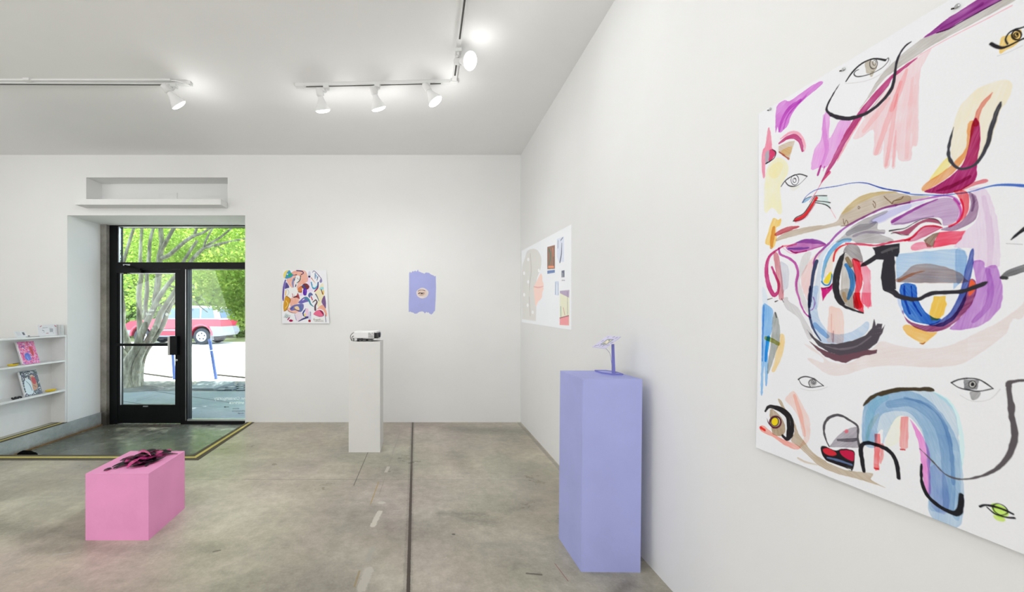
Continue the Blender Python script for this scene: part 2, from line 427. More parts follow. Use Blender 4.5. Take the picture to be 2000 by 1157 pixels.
bm = bmesh.new(); bx(bm, RW, RW + 0.3, -4.2, 5.7, -0.5, CEIL)
struct(fin('wall_right', bm, M_wall))
bm = bmesh.new(); bx(bm, -7.4, -7.2, -4.2, 5.7, -0.5, CEIL)
struct(fin('wall_left', bm, M_wall))
bm = bmesh.new(); bx(bm, -7.4, RW + 0.3, -4.4, -4.2, -0.5, CEIL)
struct(fin('wall_rear', bm, M_wall))
NX0, NX1, NZ0, NZ1, NB = -4.166, -2.421, 2.64, 3.022, 5.235     # niche over the door
bm = bmesh.new()
bx(bm, -7.2, OX0, BACK, 5.505, 0.0, CEIL)
bx(bm, OX1, RW, BACK, 5.7, -0.3, CEIL)
bx(bm, OX0, OX1, BACK, 5.56, HEAD, NZ0)
bx(bm, OX0, OX1, BACK, 5.56, NZ1, CEIL)
bx(bm, OX0, NX0, BACK, 5.56, NZ0, NZ1)
bx(bm, NX1, OX1, BACK, 5.56, NZ0, NZ1)
bx(bm, NX0, NX1, NB, 5.56, NZ0, NZ1)
struct(fin('wall_back', bm, M_wall))
bm = bmesh.new(); bx(bm, -7.4, RW + 0.3, 5.56, 5.7, HEAD + 0.02, CEIL + 0.3); bx(bm, -7.4, OX0 - 0.06, 5.505, 5.7, -0.5, HEAD + 0.02)
struct(fin('wall_facade', bm, M_jamb))
# raw concrete jamb beside the door
bm = bmesh.new()
zs = [PIT, 0.0, 0.12, 0.5, 1.0, 1.6, 2.2, HEAD]
random.seed(3)
for a, b_ in zip(zs, zs[1:]):
    hexa(bm, [(-4.46, 5.50, a), (-4.318, 5.50, a), (-4.312, 5.66, a), (-4.46, 5.66, a)], [(-4.46, 5.50, b_), (-4.318, 5.50, b_), (-4.312, 5.66, b_), (-4.46, 5.66, b_)])
bmesh.ops.remove_doubles(bm, verts=bm.verts, dist=1e-4)
struct(fin('trim_3', bm, M_jamb))
# thick shelf board in the niche, access panel, outlet
bm = bmesh.new(); bx(bm, NX0 + 0.002, NX1 - 0.002, 4.825, NB, NZ0 + 0.001, 2.708)
tag(fin('shelf', bm, M_wall, bevel=0.003), 'thick white shelf board jutting out of the niche above the door', 'shelf')
t = thing('access_panel', 'flat square white access panel on the back of the niche above the door', 'panel', (-3.31, NB, 2.70))
bm = bmesh.new(); bx(bm, -3.425, -3.19, NB - 0.012, NB, 2.71, 2.90); hold(fin('cover', bm, M_white, bevel=0.002), t)
t = thing('wall_outlet', 'small white electrical outlet beside the access panel in the niche', 'outlet', (-3.05, NB, 2.76))
bm = bmesh.new(); bx(bm, -3.085, -3.005, NB - 0.007, NB, 2.715, 2.835); hold(fin('plate', bm, M_white, bevel=0.002), t)
for zc in (2.748, 2.80):
    bm = bmesh.new(); bx(bm, -3.062, -3.028, NB - 0.010, NB - 0.006, zc - 0.016, zc + 0.016)
    for sx in (-3.052, -3.041): bx(bm, sx, sx + 0.003, NB - 0.0108, NB - 0.0095, zc - 0.006, zc + 0.009, 1)
    hold(fin('socket', bm, [M_white, M_slot]), t)
# hazard-line grip strips round the sunken entry
def strip(label, quad, line):
    t = thing('edge_strip', label, 'floor strip', (sum(p[0] for p in quad) / 4, sum(p[1] for p in quad) / 4, 0), 'grip strips round the sunken entry')
    bm = bmesh.new(); hexa(bm, [(x, y, 0.0) for x, y in quad], [(x, y, 0.003) for x, y in quad]); hold(fin('grip_tape', bm, M_taped), t)
    bm = bmesh.new(); hexa(bm, [(x, y, 0.0028) for x, y in line], [(x, y, 0.0042) for x, y in line]); hold(fin('yellow_line', bm, M_yellow), t)
strip('dark floor strip with a yellow line along the front edge of the sunken entry', [(-4.38, 3.69), (-2.06, 3.69), (-2.188, 3.826), (-4.38, 3.826)], [(-4.38, 3.742), (-2.11, 3.742), (-2.143, 3.778), (-4.38, 3.778)])
strip('dark floor strip with a yellow line running from the right door jamb', [(-2.188, 3.827), (-2.06, 3.691), (-2.09, 4.985), (-2.188, 4.985)], [(-2.143, 3.779), (-2.11, 3.743), (-2.118, 4.985), (-2.148, 4.985)])
strip('dark floor strip with a yellow line under the bookcase on the kerb', [(-4.50, 2.9), (-4.392, 2.9), (-4.392, 4.985), (-4.50, 4.985)], [(-4.462, 2.9), (-4.432, 2.9), (-4.432, 4.985), (-4.462, 4.985)])

# ---------------------------------------------------------------- glazed entry
def glass_mat():
    m = bpy.data.materials.new('clear_glass'); m.use_nodes = True; nt = m.node_tree; nt.nodes.clear()
    out = nt.nodes.new('ShaderNodeOutputMaterial'); mx = nt.nodes.new('ShaderNodeMixShader'); tr = nt.nodes.new('ShaderNodeBsdfTransparent'); gl = nt.nodes.new('ShaderNodeBsdfGlossy')
    fr = nt.nodes.new('ShaderNodeFresnel'); fr.inputs['IOR'].default_value = 1.5; gl.inputs['Roughness'].default_value = 0.0
    tr.inputs['Color'].default_value = (0.93, 0.96, 0.95, 1)
    link(nt, mth(nt, 'ADD', mth(nt, 'MULTIPLY', fr.outputs[0], 0.6), mth(nt, 'MULTIPLY', noise(nt, 3.0), 0.01)), mx.inputs[0]); link(nt, tr.outputs[0], mx.inputs[1]); link(nt, gl.outputs[0], mx.inputs[2]); link(nt, mx.outputs[0], out.inputs[0])
    return m
M_glass = glass_mat()
X = lambda p: (p - VX) / FOCAL * DY
Zd = lambda p: EYE - (p - VY) / FOCAL * DY
def slab(name, x0, x1, z0, z1, y0, y1, m, parent, bevel=0.003):
    bm = bmesh.new(); bx(bm, x0, x1, y0, y1, z0, z1); return fin(name, bm, m, parent, bevel=bevel)
# fixed frame
bm = bmesh.new()
bx(bm, X(214), X(229), DY, DY + 0.11, PIT, 2.60); bx(bm, OX1 - 0.05, OX1 + 0.02, DY, DY + 0.11, PIT, 2.60)
bx(bm, X(229), OX1 - 0.05, DY, DY + 0.11, 2.535, 2.60); bx(bm, X(229), OX1 - 0.05, DY, DY + 0.11, Zd(525.6), Zd(512.6))
bx(bm, X(352.5), X(366), DY, DY + 0.11, PIT, Zd(525.6)); bx(bm, X(366), OX1 - 0.05, DY, DY + 0.11, PIT, Zd(822))
struct(fin('trim_4', bm, M_black, bevel=0.004))
bm = bmesh.new()
bx(bm, X(362.3), X(363.4), DY - 0.004, DY + 0.002, Zd(822), Zd(526.5)); bx(bm, X(366), OX1 - 0.05, DY - 0.006, DY + 0.03, Zd(822.6), Zd(819.4))
bx(bm, X(229.2), X(231.4), DY + 0.01, DY + 0.03, Zd(512.6), 2.535); bx(bm, X(231), OX1 - 0.05, DY - 0.003, DY + 0.03, 2.531, 2.539)
struct(fin('trim_5', bm, M_silver))
w1 = struct(slab('window_1', X(366), OX1 - 0.05, Zd(820), Zd(525.8), DY + 0.05, DY + 0.056, M_glass, None, 0))
w2 = struct(slab('window_2', X(230), OX1 - 0.05, Zd(512.8), 2.535, DY + 0.05, DY + 0.056, M_glass, None, 0))
# swinging leaf
d1 = bpy.data.objects.new('door_1', None); COL.objects.link(d1); d1.location = (X(229), DY, PIT); struct(d1, 'black framed glass door with a pull handle and low bottom rail', 'door')
bm = bmesh.new()
DX0, DX1, DB, DT = X(229.5), X(352), PIT + 0.012, Zd(526.2)
bx(bm, DX0, X(235), DY + 0.005, DY + 0.055, DB, DT); bx(bm, X(341.6), DX1, DY + 0.005, DY + 0.055, DB, DT)
bx(bm, X(235), X(341.6), DY + 0.005, DY + 0.055, Zd(534), DT); bx(bm, X(235), X(341.6), DY + 0.005, DY + 0.055, DB, Zd(791.5))
hold(fin('door_frame', bm, M_black, bevel=0.004), d1)
bm = bmesh.new(); bx(bm, X(229.7), X(338), DY - 0.03, DY + 0.0, Zd(676), Zd(671.3)); hold(fin('push_bar', bm, M_black, bevel=0.004), d1)
bm = bmesh.new(); bx(bm, X(234.6), X(342), DY + 0.028, DY + 0.034, Zd(791.8), Zd(533.6)); hold(fin('door_glass', bm, M_glass), d1)
bm = bmesh.new(); bx(bm, X(234.4), X(235.8), DY + 0.0, DY + 0.012, Zd(791.5), Zd(534)); bx(bm, X(234.4), X(342), DY, DY + 0.012, Zd(535), Zd(533.6)); hold(fin('glazing_bead', bm, M_silver), d1)
bm = bmesh.new(); bx(bm, X(336.5), X(350), DY - 0.055, DY + 0.004, Zd(693), Zd(656.7)); hold(fin('handle', bm, M_black, bevel=0.006), d1)
bm = bmesh.new(); bx(bm, X(331.8), X(336.6), DY - 0.05, DY - 0.03, Zd(693.5), Zd(657.5)); hold(fin('pull_plate', bm, mat('grey_plate', (196, 196, 192), 0.5), bevel=0.002), d1)
bm = bmesh.new(); lathe(bm, [(0.016, 0), (0.016, 0.012), (0.010, 0.014), (0.0, 0.014)], 16, Matrix.Translation((X(345.2), DY + 0.004, Zd(704))) @ Matrix.Rotation(PI / 2, 4, 'X')); hold(fin('lock_cylinder', bm, M_silver, smooth=True), d1)
bm = bmesh.new(); bx(bm, X(279.5), X(289), DY - 0.004, DY + 0.006, Zd(795.2), Zd(793)); hold(fin('kick_plate', bm, M_silver, bevel=0.002), d1)
bm = bmesh.new(); bx(bm, X(233), X(279), DY - 0.055, DY - 0.004, Zd(533.5), Zd(524.5)); tube(bm, [(X(272), DY - 0.03, Zd(530)), (X(285), DY - 0.10, Zd(531))], 0.012, 8); tube(bm, [(X(285), DY - 0.10, Zd(531)), (X(247), DY - 0.03, Zd(519))], 0.009, 8); bx(bm, X(246), X(250.5), DY - 0.045, DY - 0.02, Zd(536), Zd(533))
hold(fin('door_closer', bm, M_black, bevel=0.002), d1)
bm = bmesh.new(); bx(bm, X(241.5), X(255), DY - 0.012, DY, Zd(519.2), Zd(516.6)); hold(fin('closer_bracket', bm, M_silver, bevel=0.003), d1)
M_vinyl = mat('white_vinyl', (240, 240, 240), 0.5, emit=0.12); M_vinylb = mat('black_vinyl', (20, 24, 28), 0.5)  # the white vinyl carries a faint glow of its own
def lettering(txt, px_right, py_base, h_px, m, parent, y, spacing=1.0):
    """words applied to the outside of the glass, so seen mirrored from the room"""
    cu = bpy.data.curves.new('lettering', 'FONT'); cu.body = txt; cu.size = h_px / FOCAL * y; cu.extrude = 0.0005; cu.space_character = spacing; cu.align_x = 'LEFT'
    o = bpy.data.objects.new('lettering', cu); COL.objects.link(o); cu.materials.append(m)
    o.location = ((px_right - VX) / FOCAL * y, y, EYE - (py_base - VY) / FOCAL * y); o.rotation_euler = (PI / 2, 0, PI)
    o.parent = parent; o.matrix_parent_inverse = parent.matrix_world.inverted() if parent.type != 'EMPTY' else Matrix.Translation(-Vector(parent.location))
    return o
GY = DY + 0.062
lettering('on Contemporary', 479.3, 781.5, 8.9, M_vinyl, w1, GY, 0.93)
lettering('entrance', 477.0, 789.5, 8.6, M_vinyl, w1, GY, 0.96)
lettering('entrance', 467, 799.2, 3.6, M_vinylb, w1, GY)
lettering('n Contemporary', 478, 804.2, 3.6, M_vinylb, w1, GY)
lettering('through', 476, 808.6, 3.6, M_vinylb, w1, GY)
lettering('m', 379, 607.5, 8.5, mat('grey_vinyl', (96, 104, 128), 0.5), w1, GY)
bm = bmesh.new(); bx(bm, X(435), X(443), GY, GY + 0.001, Zd(797.9), Zd(797.1)); prism(bm, [(X(432.5), GY, Zd(797.5)), (X(436), GY, Zd(799)), (X(436), GY, Zd(796))], (0, 0.001, 0))
o = fin('arrow_mark', bm, M_vinylb, w1)
lettering('well', 301.5, 608.6, 8.0, M_vinyl, d1, GY - 0.024, 0.9); lettering('well', 296, 616, 8.0, M_vinyl, d1, GY - 0.024, 0.9)
bm = bmesh.new(); lathe(bm, [(0.022, 0), (0.022, 0.001)], 20, Matrix.Translation((X(322.5), GY - 0.024, Zd(614.5))) @ Matrix.Rotation(PI / 2, 4, 'X')); hold(fin('round_sticker', bm, M_vinyl), d1)

# ---------------------------------------------------------------- plinths
bm = bmesh.new(); hexa(bm, [(-1.995, 2.384, 0.0), (-1.623, 2.384, 0.0), (-1.644, 2.78, 0.0), (-2.016, 2.78, 0.0)], [(-1.995, 2.384, 0.393), (-1.623, 2.384, 0.393), (-1.644, 2.78, 0.393), (-2.016, 2.78, 0.393)])
tag(fin('plinth', bm, M_pink, bevel=0.0025), 'low bubblegum pink painted box plinth on the concrete floor', 'plinth')
bm = bmesh.new(); bx(bm, -0.727, -0.423, 3.903, 4.205, 0.0, 1.067)
tag(fin('plinth', bm, M_plinth, bevel=0.002), 'tall slim white plinth carrying the projector', 'plinth')
bm = bmesh.new(); hexa(bm, [(0.8125, 2.091, 0.0), (1.117, 2.087, 0.0), (1.107, 2.405, 0.0), (0.8025, 2.408, 0.0)], [(0.821, 2.091, 0.998), (1.127, 2.087, 0.998), (1.117, 2.405, 0.998), (0.811, 2.408, 0.998)])
tag(fin('plinth', bm, M_lav, bevel=0.0025), 'tall lavender painted plinth standing close to the right wall', 'plinth')

# curled strips heaped on the pink plinth
M_strip = mat('black_strip', (24, 18, 24), 0.3, var=0.25, scale=30); M_stripp = mat('magenta_underside', (190, 62, 128), 0.3, var=0.2, scale=30)
def ribbon_mesh(name, L, W, curl, twist, taper, rnd, flip=False):
    n, k = 14, 4; bm = bmesh.new(); top = []; bot = []
    px_, pz, ang = 0.0, 0.0, -curl * L / 2
    pts = []
    for i in range(n + 1):
        pts.append((px_, pz, ang)); s = L / n
        px_ += math.cos(ang) * s; pz += math.sin(ang) * s; ang += curl * s * (0.6 + 0.8 * rnd.random())
    mx = sum(p[0] for p in pts) / len(pts); mz = min(p[1] for p in pts)
    for i, (x, z, a) in enumerate(pts):
        t = i / n; wd = W * (max(0.05, math.sin(PI * (0.06 + 0.88 * t)) ** taper)) / 2
        tw = twist * (t - 0.5); cup = 0.35
        r1, r2 = [], []
        for j in range(k + 1):
            q = (j / k * 2 - 1); yy = q * wd * math.cos(tw); zz = q * wd * math.sin(tw) + cup * wd * q * q
            base = Vector((x - mx, yy, z - mz + zz + wd * abs(math.sin(tw)))); r1.append(bm.verts.new(base + Vector((-math.sin(a) * 0.0008, 0, math.cos(a) * 0.0008)))); r2.append(bm.verts.new(base))
        top.append(r1); bot.append(r2)
    for i in range(n):
        for j in range(k):
            bm.faces.new((top[i][j], top[i + 1][j], top[i + 1][j + 1], top[i][j + 1])).material_index = 0
            bm.faces.new((bot[i][j], bot[i][j + 1], bot[i + 1][j + 1], bot[i + 1][j])).material_index = 1
        for r, s_ in ((0, 1), (k, 0)):
            bm.faces.new((top[i][r], bot[i][r], bot[i + 1][r], top[i + 1][r])).material_index = 0
    for e in (0, n):
        bm.faces.new(top[e] + bot[e][::-1]).material_index = 0
    bmesh.ops.recalc_face_normals(bm, faces=bm.faces)
    for f in bm.faces: f.smooth = True
    me = bpy.data.meshes.new(name); bm.to_mesh(me); bm.free(); [me.materials.append(q) for q in ((M_stripp, M_strip) if flip else (M_strip, M_stripp))]; return me
rnd = random.Random(11); kinds = []
for i in range(14):
    kinds.append(ribbon_mesh('curled_strip', rnd.uniform(0.09, 0.165), rnd.uniform(0.026, 0.052), rnd.choice([-1, 1, 1]) * rnd.uniform(1, 7), rnd.uniform(-1.2, 1.2), rnd.uniform(0.7, 1.3), rnd, i % 3 == 0))
T = 0.3935
for i in range(46):
    r = rnd.random() ** 0.7; a = rnd.uniform(0, 2 * PI)
    px_, py_ = -1.792 + 0.092 * r * math.cos(a), 2.605 + 0.115 * r * math.sin(a)
    o = obj('curled_strip', kinds[i % 14]); o.location = (px_, py_, T + 0.001 + 0.048 * (1 - r) * rnd.random())
    o.rotation_euler = (rnd.uniform(-0.25, 0.25) * (1 - r), rnd.uniform(-0.25, 0.25) * (1 - r), rnd.gauss(0.9, 0.7))
    tag(o, 'curled black strip with magenta underside in the tangle heaped on the pink plinth', 'strip', 'curled strips heaped on the pink plinth')
for (x, y, rz, k, L_, lab) in ((-1.905, 2.440, 1.2, 0.03, 0.042, 'small dark torn scrap lying apart near the front left of the pink plinth'), (-1.885, 2.475, -0.6, 0.008, 0.035, 'thin sliver of dark strip lying alone just behind the small torn scrap')):
    o = obj('torn_scrap', ribbon_mesh('torn_scrap', L_, k, 3, 0.3, 0.5, rnd)); o.location = (x, y, T + 0.001); o.rotation_euler = (0, 0, rz)
    tag(o, lab, 'scrap')

# ---------------------------------------------------------------- projector on the white plinth
PX0, PX1, PY0, PY1, PZ = -0.680, -0.455, 3.935, 4.165, 1.067
pr = thing('projector', 'white video projector with black lens end on the slim white plinth', 'projector', (-0.57, 4.05, PZ))
bm = bmesh.new()
prism(bm, [(PX0, PY0 + 0.012, PZ + 0.028), (PX0, PY0, PZ + 0.038), (PX0, PY0, PZ + 0.088), (PX0, PY0 + 0.014, PZ + 0.1), (PX0, PY1 - 0.014, PZ + 0.1), (PX0, PY1, PZ + 0.088), (PX0, PY1, PZ + 0.038), (PX0, PY1 - 0.012, PZ + 0.028)], (PX1 - PX0 - 0.03, 0, 0))
hold(fin('body', bm, M_white, bevel=0.003), pr)
bm = bmesh.new()
prism(bm, [(PX1 - 0.03, PY0 - 0.001, PZ + 0.03), (PX1 - 0.03, PY1, PZ + 0.03), (PX1 + 0.004, PY1 - 0.01, PZ + 0.03), (PX1 + 0.004, PY0 + 0.05, PZ + 0.03), (PX1 - 0.008, PY0 + 0.008, PZ + 0.03)], (0, 0, 0.058))
hold(fin('lens_bezel', bm, M_blackp, bevel=0.003), pr)
bm = bmesh.new()
prism(bm, [(PX1 - 0.03, PY0, PZ + 0.086), (PX1 - 0.03, PY1, PZ + 0.086), (PX1 + 0.006, PY1 - 0.01, PZ + 0.086), (PX1 + 0.006, PY0 + 0.048, PZ + 0.086), (PX1 - 0.006, PY0 + 0.006, PZ + 0.086)], (0, 0, 0.014))
prism(bm, [(PX1 - 0.03, PY0, PZ + 0.018), (PX1 - 0.03, PY1, PZ + 0.018), (PX1 + 0.006, PY1 - 0.01, PZ + 0.018), (PX1 + 0.006, PY0 + 0.048, PZ + 0.018), (PX1 - 0.006, PY0 + 0.006, PZ + 0.018)], (0, 0, 0.012))
hold(fin('end_trim', bm, M_white, bevel=0.002), pr)
bm = bmesh.new(); lathe(bm, [(0.026, 0), (0.028, 0.012), (0.022, 0.014), (0.02, 0.006), (0.0, 0.009)], 24, Matrix.Translation((PX1 + 0.004, PY0 + 0.14, PZ + 0.06)) @ Matrix.Rotation(PI / 2, 4, 'Y')); hold(fin('lens', bm, mat('lens_glass', (70, 74, 84), 0.08), smooth=True), pr)
bm = bmesh.new()
for r in range(5):
    for c in range(5):
        x0 = PX1 - 0.085 + c * 0.0105; z0 = PZ + 0.037 + r * 0.0105
        if (r, c) in ((4, 2), (3, 3)): continue
        bx(bm, x0, x0 + 0.0062, PY0 - 0.0012, PY0 + 0.001, z0, z0 + 0.0062)
hold(fin('vent_grille', bm, M_blackp), pr)
bm = bmesh.new()
bx(bm, PX0 + 0.03, PX0 + 0.055, PY0 + 0.004, PY0 + 0.02, PZ + 0.012, PZ + 0.032); bx(bm, PX0 + 0.065, PX0 + 0.085, PY0 + 0.004, PY0 + 0.02, PZ + 0.012, PZ + 0.032); bx(bm, PX0 + 0.02, PX1 - 0.05, PY0 + 0.05, PY1 - 0.03, PZ + 0.014, PZ + 0.03)
hold(fin('underside', bm, M_blackp), pr)
for fx, fy in ((PX0 + 0.03, PY0 + 0.04), (PX1 - 0.05, PY0 + 0.04), (PX0 + 0.1, PY1 - 0.04)):
    bm = bmesh.new(); lathe(bm, [(0.012, 0), (0.012, 0.01)], 12, Matrix.Translation((fx, fy, PZ))); hold(fin('foot', bm, M_blackp), pr)
bm = bmesh.new(); tube(bm, smooth_pts([(PX0 + 0.004, 3.99, PZ + 0.086), (PX0 - 0.015, 3.99, PZ + 0.084), (PX0 - 0.04, 3.985, PZ + 0.06), (PX0 - 0.044, 3.985, PZ + 0.03), (PX0 - 0.028, 3.99, PZ + 0.004)]), 0.0028, 8); hold(fin('cable', bm, M_blackp, smooth=True), pr)
bm = bmesh.new(); tube(bm, smooth_pts([(PX0 + 0.004, 3.96, PZ + 0.052), (PX0 - 0.016, 3.96, PZ + 0.05), (PX0 - 0.026, 3.962, PZ + 0.035), (PX0 - 0.026, 3.965, PZ + 0.004)]), 0.0032, 8); hold(fin('cable', bm, M_blackp, smooth=True), pr)
bm = bmesh.new(); bx(bm, PX0 - 0.02, PX0 - 0.006, 3.985, 3.995, PZ, PZ + 0.034); hold(fin('cable_plug', bm, mat('grey_plug', (120, 120, 120), 0.5), bevel=0.002), pr)

# ---------------------------------------------------------------- display stand on the lavender plinth
st = thing('display_stand', 'small lavender metal display stand on the lavender plinth', 'stand', (1.02, 2.27, 0.998))
bm = bmesh.new()
z0, z1 = 0.998, 1.006
base = [(1.002, 2.375), (1.118, 2.372), (1.112, 2.285), (1.098, 2.205), (1.06, 2.188), (1.03, 2.205)]
base = [(0.995, 2.352), (1.058, 2.350), (1.090, 2.275), (1.084, 2.205), (1.026, 2.205), (0.996, 2.262)]
prism(bm, [(x, y, z0) for x, y in base], (0, 0, z1 - z0))
hold(fin('base', bm, M_lav, bevel=0.001), st)
bm = bmesh.new()
for (a, b_) in zip(base, base[1:] + base[:1]):
    tube(bm, [(a[0], a[1], z1), (b_[0], b_[1], z1)], 0.004, 6)
hold(fin('base_rim', bm, M_lavd), st)
bm = bmesh.new(); hexa(bm, [(1.044, 2.235, z1), (1.058, 2.235, z1), (1.058, 2.25, z1), (1.044, 2.25, z1)], [(1.041, 2.235, 1.168), (1.052, 2.235, 1.168), (1.052, 2.246, 1.168), (1.041, 2.246, 1.168)]); hold(fin('post', bm, M_lavd, bevel=0.0015), st)
A = Vector((0.940, 2.262, 1.150)); E1 = Vector((0.100, 0.035, 0.060)) * 1.02; E2 = Vector((0.035, -0.09, 0.0)) * 0.98; NRM = E2.cross(E1).normalized()
if NRM.z < 0: NRM = -NRM
card_items = [(0, (120, 130, 150), 1, 0, 1, 0, [60, 60, 180, 60, 180, 150, 60, 150]), (0, (190, 190, 180), 1, 0, 1, 0, [72, 70, 168, 70, 168, 140, 72, 140]), (1, (110, 115, 120), 1, 0, 1, 0, [80, 90, 14, 120, 120, 20, 160, 100, 10]), (0, (225, 215, 200), 1, 0, 1, 0, [100, 90, 150, 84, 140, 120, 96, 126])]
for (u, v, du, dv) in ((20, 20, 16, 8), (38, 40, 14, 10), (30, 120, 20, 9), (52, 170, 18, 10), (100, 174, 24, 8), (206, 30, 14, 8), (215, 100, 16, 10), (200, 150, 20, 8), (120, 24, 22, 8), (30, 80, 14, 14)):
    card_items.append((1, (92, 92, 140), 1, 0, 1, 0, [u, v, 7, u + du, v + dv, 10]))
us = np.linspace(0, 120, 90); vs = np.linspace(0, 96, 72); im = rasterise(card_items, us, vs, (214, 210, 236), 1.5)
def pl(U, V): return np.array(A)[None, None] + U[..., None] / 120 * np.array(E1) + V[..., None] / 96 * np.array(E2)
o = sheet('card', us, vs, im, pl, -NRM * 0.0025, paint_mat('printed_card')); hold(o, st); o['label'] = 'tilted pale printed card with a small square picture'
bm = bmesh.new(); hexa(bm, [A + E1 * a + E2 * b_ - NRM * 0.012 for a, b_ in ((0.52, 0.42), (0.72, 0.42), (0.72, 0.62), (0.52, 0.62))], [A + E1 * a + E2 * b_ - NRM * 0.002 for a, b_ in ((0.52, 0.42), (0.72, 0.42), (0.72, 0.62), (0.52, 0.62))]); hold(fin('bracket', bm, M_lavd), st)
bm = bmesh.new(); tube(bm, smooth_pts([A + E1 * 0.1 + E2 * 0.85 - NRM * 0.004, (1.02, 2.22, 1.12), (1.034, 2.232, 1.075), (1.040, 2.233, 1.03), (1.056, 2.24, 1.02), (1.068, 2.25, 1.0085), (1.076, 2.28, 1.008)]), 0.0011, 6); hold(fin('wire', bm, mat('grey_wire', (150, 145, 165), 0.5), smooth=True), st)

# ---------------------------------------------------------------- bookcase on the kerb
BX0, BX1 = -4.572, -4.404
bc = thing('bookcase', 'low white open bookcase on the kerb beside the sunken entry', 'bookcase', (-4.49, 4.0, 0.0))
def panel(name, x0, x1, y0, y1, z0, z1):
    bm = bmesh.new(); bx(bm, x0, x1, y0, y1, z0, z1); return hold(fin(name, bm, M_white, bevel=0.0012), bc)
panel('back_panel', BX0 - 0.012, BX0, 2.9, 4.986, 0.004, 1.058)
panel('end_panel', BX0, BX1, 4.966, 4.986, 0.0045, 1.058)
panel('end_panel', BX0, BX1, 2.9, 2.918, 0.0045, 1.058)
panel('shelf_top', BX0 - 0.012, BX1, 2.9, 4.986, 1.058, 1.078)
panel('shelf', BX0, BX1, 2.918, 4.966, 0.752, 0.771)
panel('shelf', BX0, BX1, 2.918, 4.966, 0.389, 0.411)
def book(label, y0, z0, wdt, hgt, thick, xb, lean, items, paper, spine, cat='book'):
    """a book propped open-cover out against the back panel"""
    t = thing('art_book', label, cat, (xb, y0 + wdt / 2, z0))
    up = Vector((-math.sin(lean), 0, math.cos(lean))); nrm = Vector((math.cos(lean), 0, math.sin(lean))); O = Vector((xb, y0, z0))
    ey = Vector((0, 1, 0))
    bm = bmesh.new(); lo = [O, O + ey * wdt, O + ey * wdt - nrm * thick, O - nrm * thick]
    hexa(bm, [p + up * 0.001 for p in lo], [p + up * (hgt - 0.001) for p in lo]); hold(fin('page_block', bm, spine), t)
    us = np.linspace(0, wdt * 1000, 110); vs = np.linspace(0, hgt * 1000, 130); im = rasterise(items, us, vs, paper, 2.0)
    def pl(U, V): return np.array(O + up * hgt)[None, None] + U[..., None] / 1000 * np.array(ey) - V[..., None] / 1000 * np.array(up) + np.array(nrm) * 0.002
    hold(sheet('cover', us, vs, im, pl, -nrm * 0.002, paint_mat('book_cover', 0.35, spec=0.5)), t)
    return t
r2 = random.Random(5)
def dabs(n, w_, h_, pal, s0, s1):
    L_ = []
    for _ in range(n):
        x, y, a = r2.uniform(0, w_) * 2, r2.uniform(0, h_) * 2, r2.uniform(0, PI); l = r2.uniform(4, 16) * 2
        L_.append((1, r2.choice(pal), 0.85, 1, 1, 1, [x, y, r2.uniform(s0, s1) * 2, x + l * math.cos(a), y + l * math.sin(a), r2.uniform(s0, s1) * 2]))
    return L_
it = [(0, (232, 130, 185), 1, 0, 1, 1, [30, 0, 400, 0, 400, 500, 30, 500])] + dabs(300, 200, 255, [(236, 150, 200), (220, 70, 140), (190, 60, 120), (150, 90, 190), (245, 190, 220), (205, 40, 110), (120, 60, 150), (240, 120, 120), (250, 215, 235)], 5, 11) + [(0, (215, 60, 70), 1, 1, 1, 1, [255, 120, 320, 140, 335, 260, 310, 360, 265, 300, 250, 200]), (1, (140, 20, 50), 1, 1, 1, 1, [285, 150, 14, 300, 240, 20, 295, 330, 12]), (0, (88, 110, 205), 1, 1, 1, 1, [110, 300, 170, 260, 225, 300, 230, 400, 170, 450, 100, 400]), (1, (60, 70, 170), 1, 1, 1, 1, [130, 310, 16, 180, 290, 16, 200, 340, 12]), (1, (150, 175, 235), 1, 1, 1, 1, [150, 350, 10, 170, 430, 12]), (1, (100, 50, 150), 1, 1, 1, 1, [80, 130, 22, 130, 110, 22, 150, 160, 16]), (1, (210, 30, 110), 1, 1, 1, 1, [50, 260, 24, 80, 330, 30, 60, 400, 18]), (0, (236, 232, 238), 0.9, 0, 1, 0, [0, 0, 24, 0, 24, 500, 0, 500])]
book('bright pink and violet swirl covered book propped on the middle shelf', 4.485, 0.772, 0.205, 0.262, 0.012, -4.452, 0.30, it, (232, 130, 185), M_white)
it = dabs(420, 205, 280, [(20, 22, 36), (60, 66, 96), (190, 196, 210), (235, 238, 242), (40, 66, 56), (110, 80, 120), (240, 240, 236), (90, 120, 80), (30, 30, 40)], 4, 9) + [(0, (206, 220, 230), 1, 1, 1, 1, [60, 260, 140, 180, 210, 230, 230, 360, 200, 520, 60, 520]), (1, (120, 140, 160), 1, 1, 1, 1, [110, 230, 14, 170, 330, 20, 190, 460, 18]), (0, (190, 140, 110), 1, 1, 1, 1, [230, 150, 300, 120, 330, 250, 340, 400, 260, 470, 215, 440, 225, 300]), (0, (185, 45, 55), 1, 1, 1, 1, [245, 170, 320, 180, 335, 280, 300, 330, 250, 300]), (1, (225, 195, 160), 1, 1, 1, 1, [230, 130, 22, 275, 120, 24]), (1, (110, 70, 55), 1, 1, 1, 1, [250, 350, 10, 300, 400, 14]), (0, (228, 232, 236), 1, 0, 1, 0, [0, 0, 16, 0, 16, 540, 0, 540])]
book('book with a collage cover of a figure in red propped on the lower shelf', 4.515, 0.412, 0.205, 0.285, 0.014, -4.452, 0.27, it, (90, 96, 110), M_white)
it = dabs(60, 180, 220, [(50, 50, 56), (80, 80, 88), (30, 30, 34)], 3, 7)
book('dark grey covered book at the left edge of the photo on the middle shelf', 4.075, 0.772, 0.17, 0.21, 0.012, -4.452, 0.30, it, (60, 60, 66), M_blackp)
it = dabs(60, 180, 220, [(120, 124, 130), (70, 74, 80), (190, 194, 198)], 3, 7)
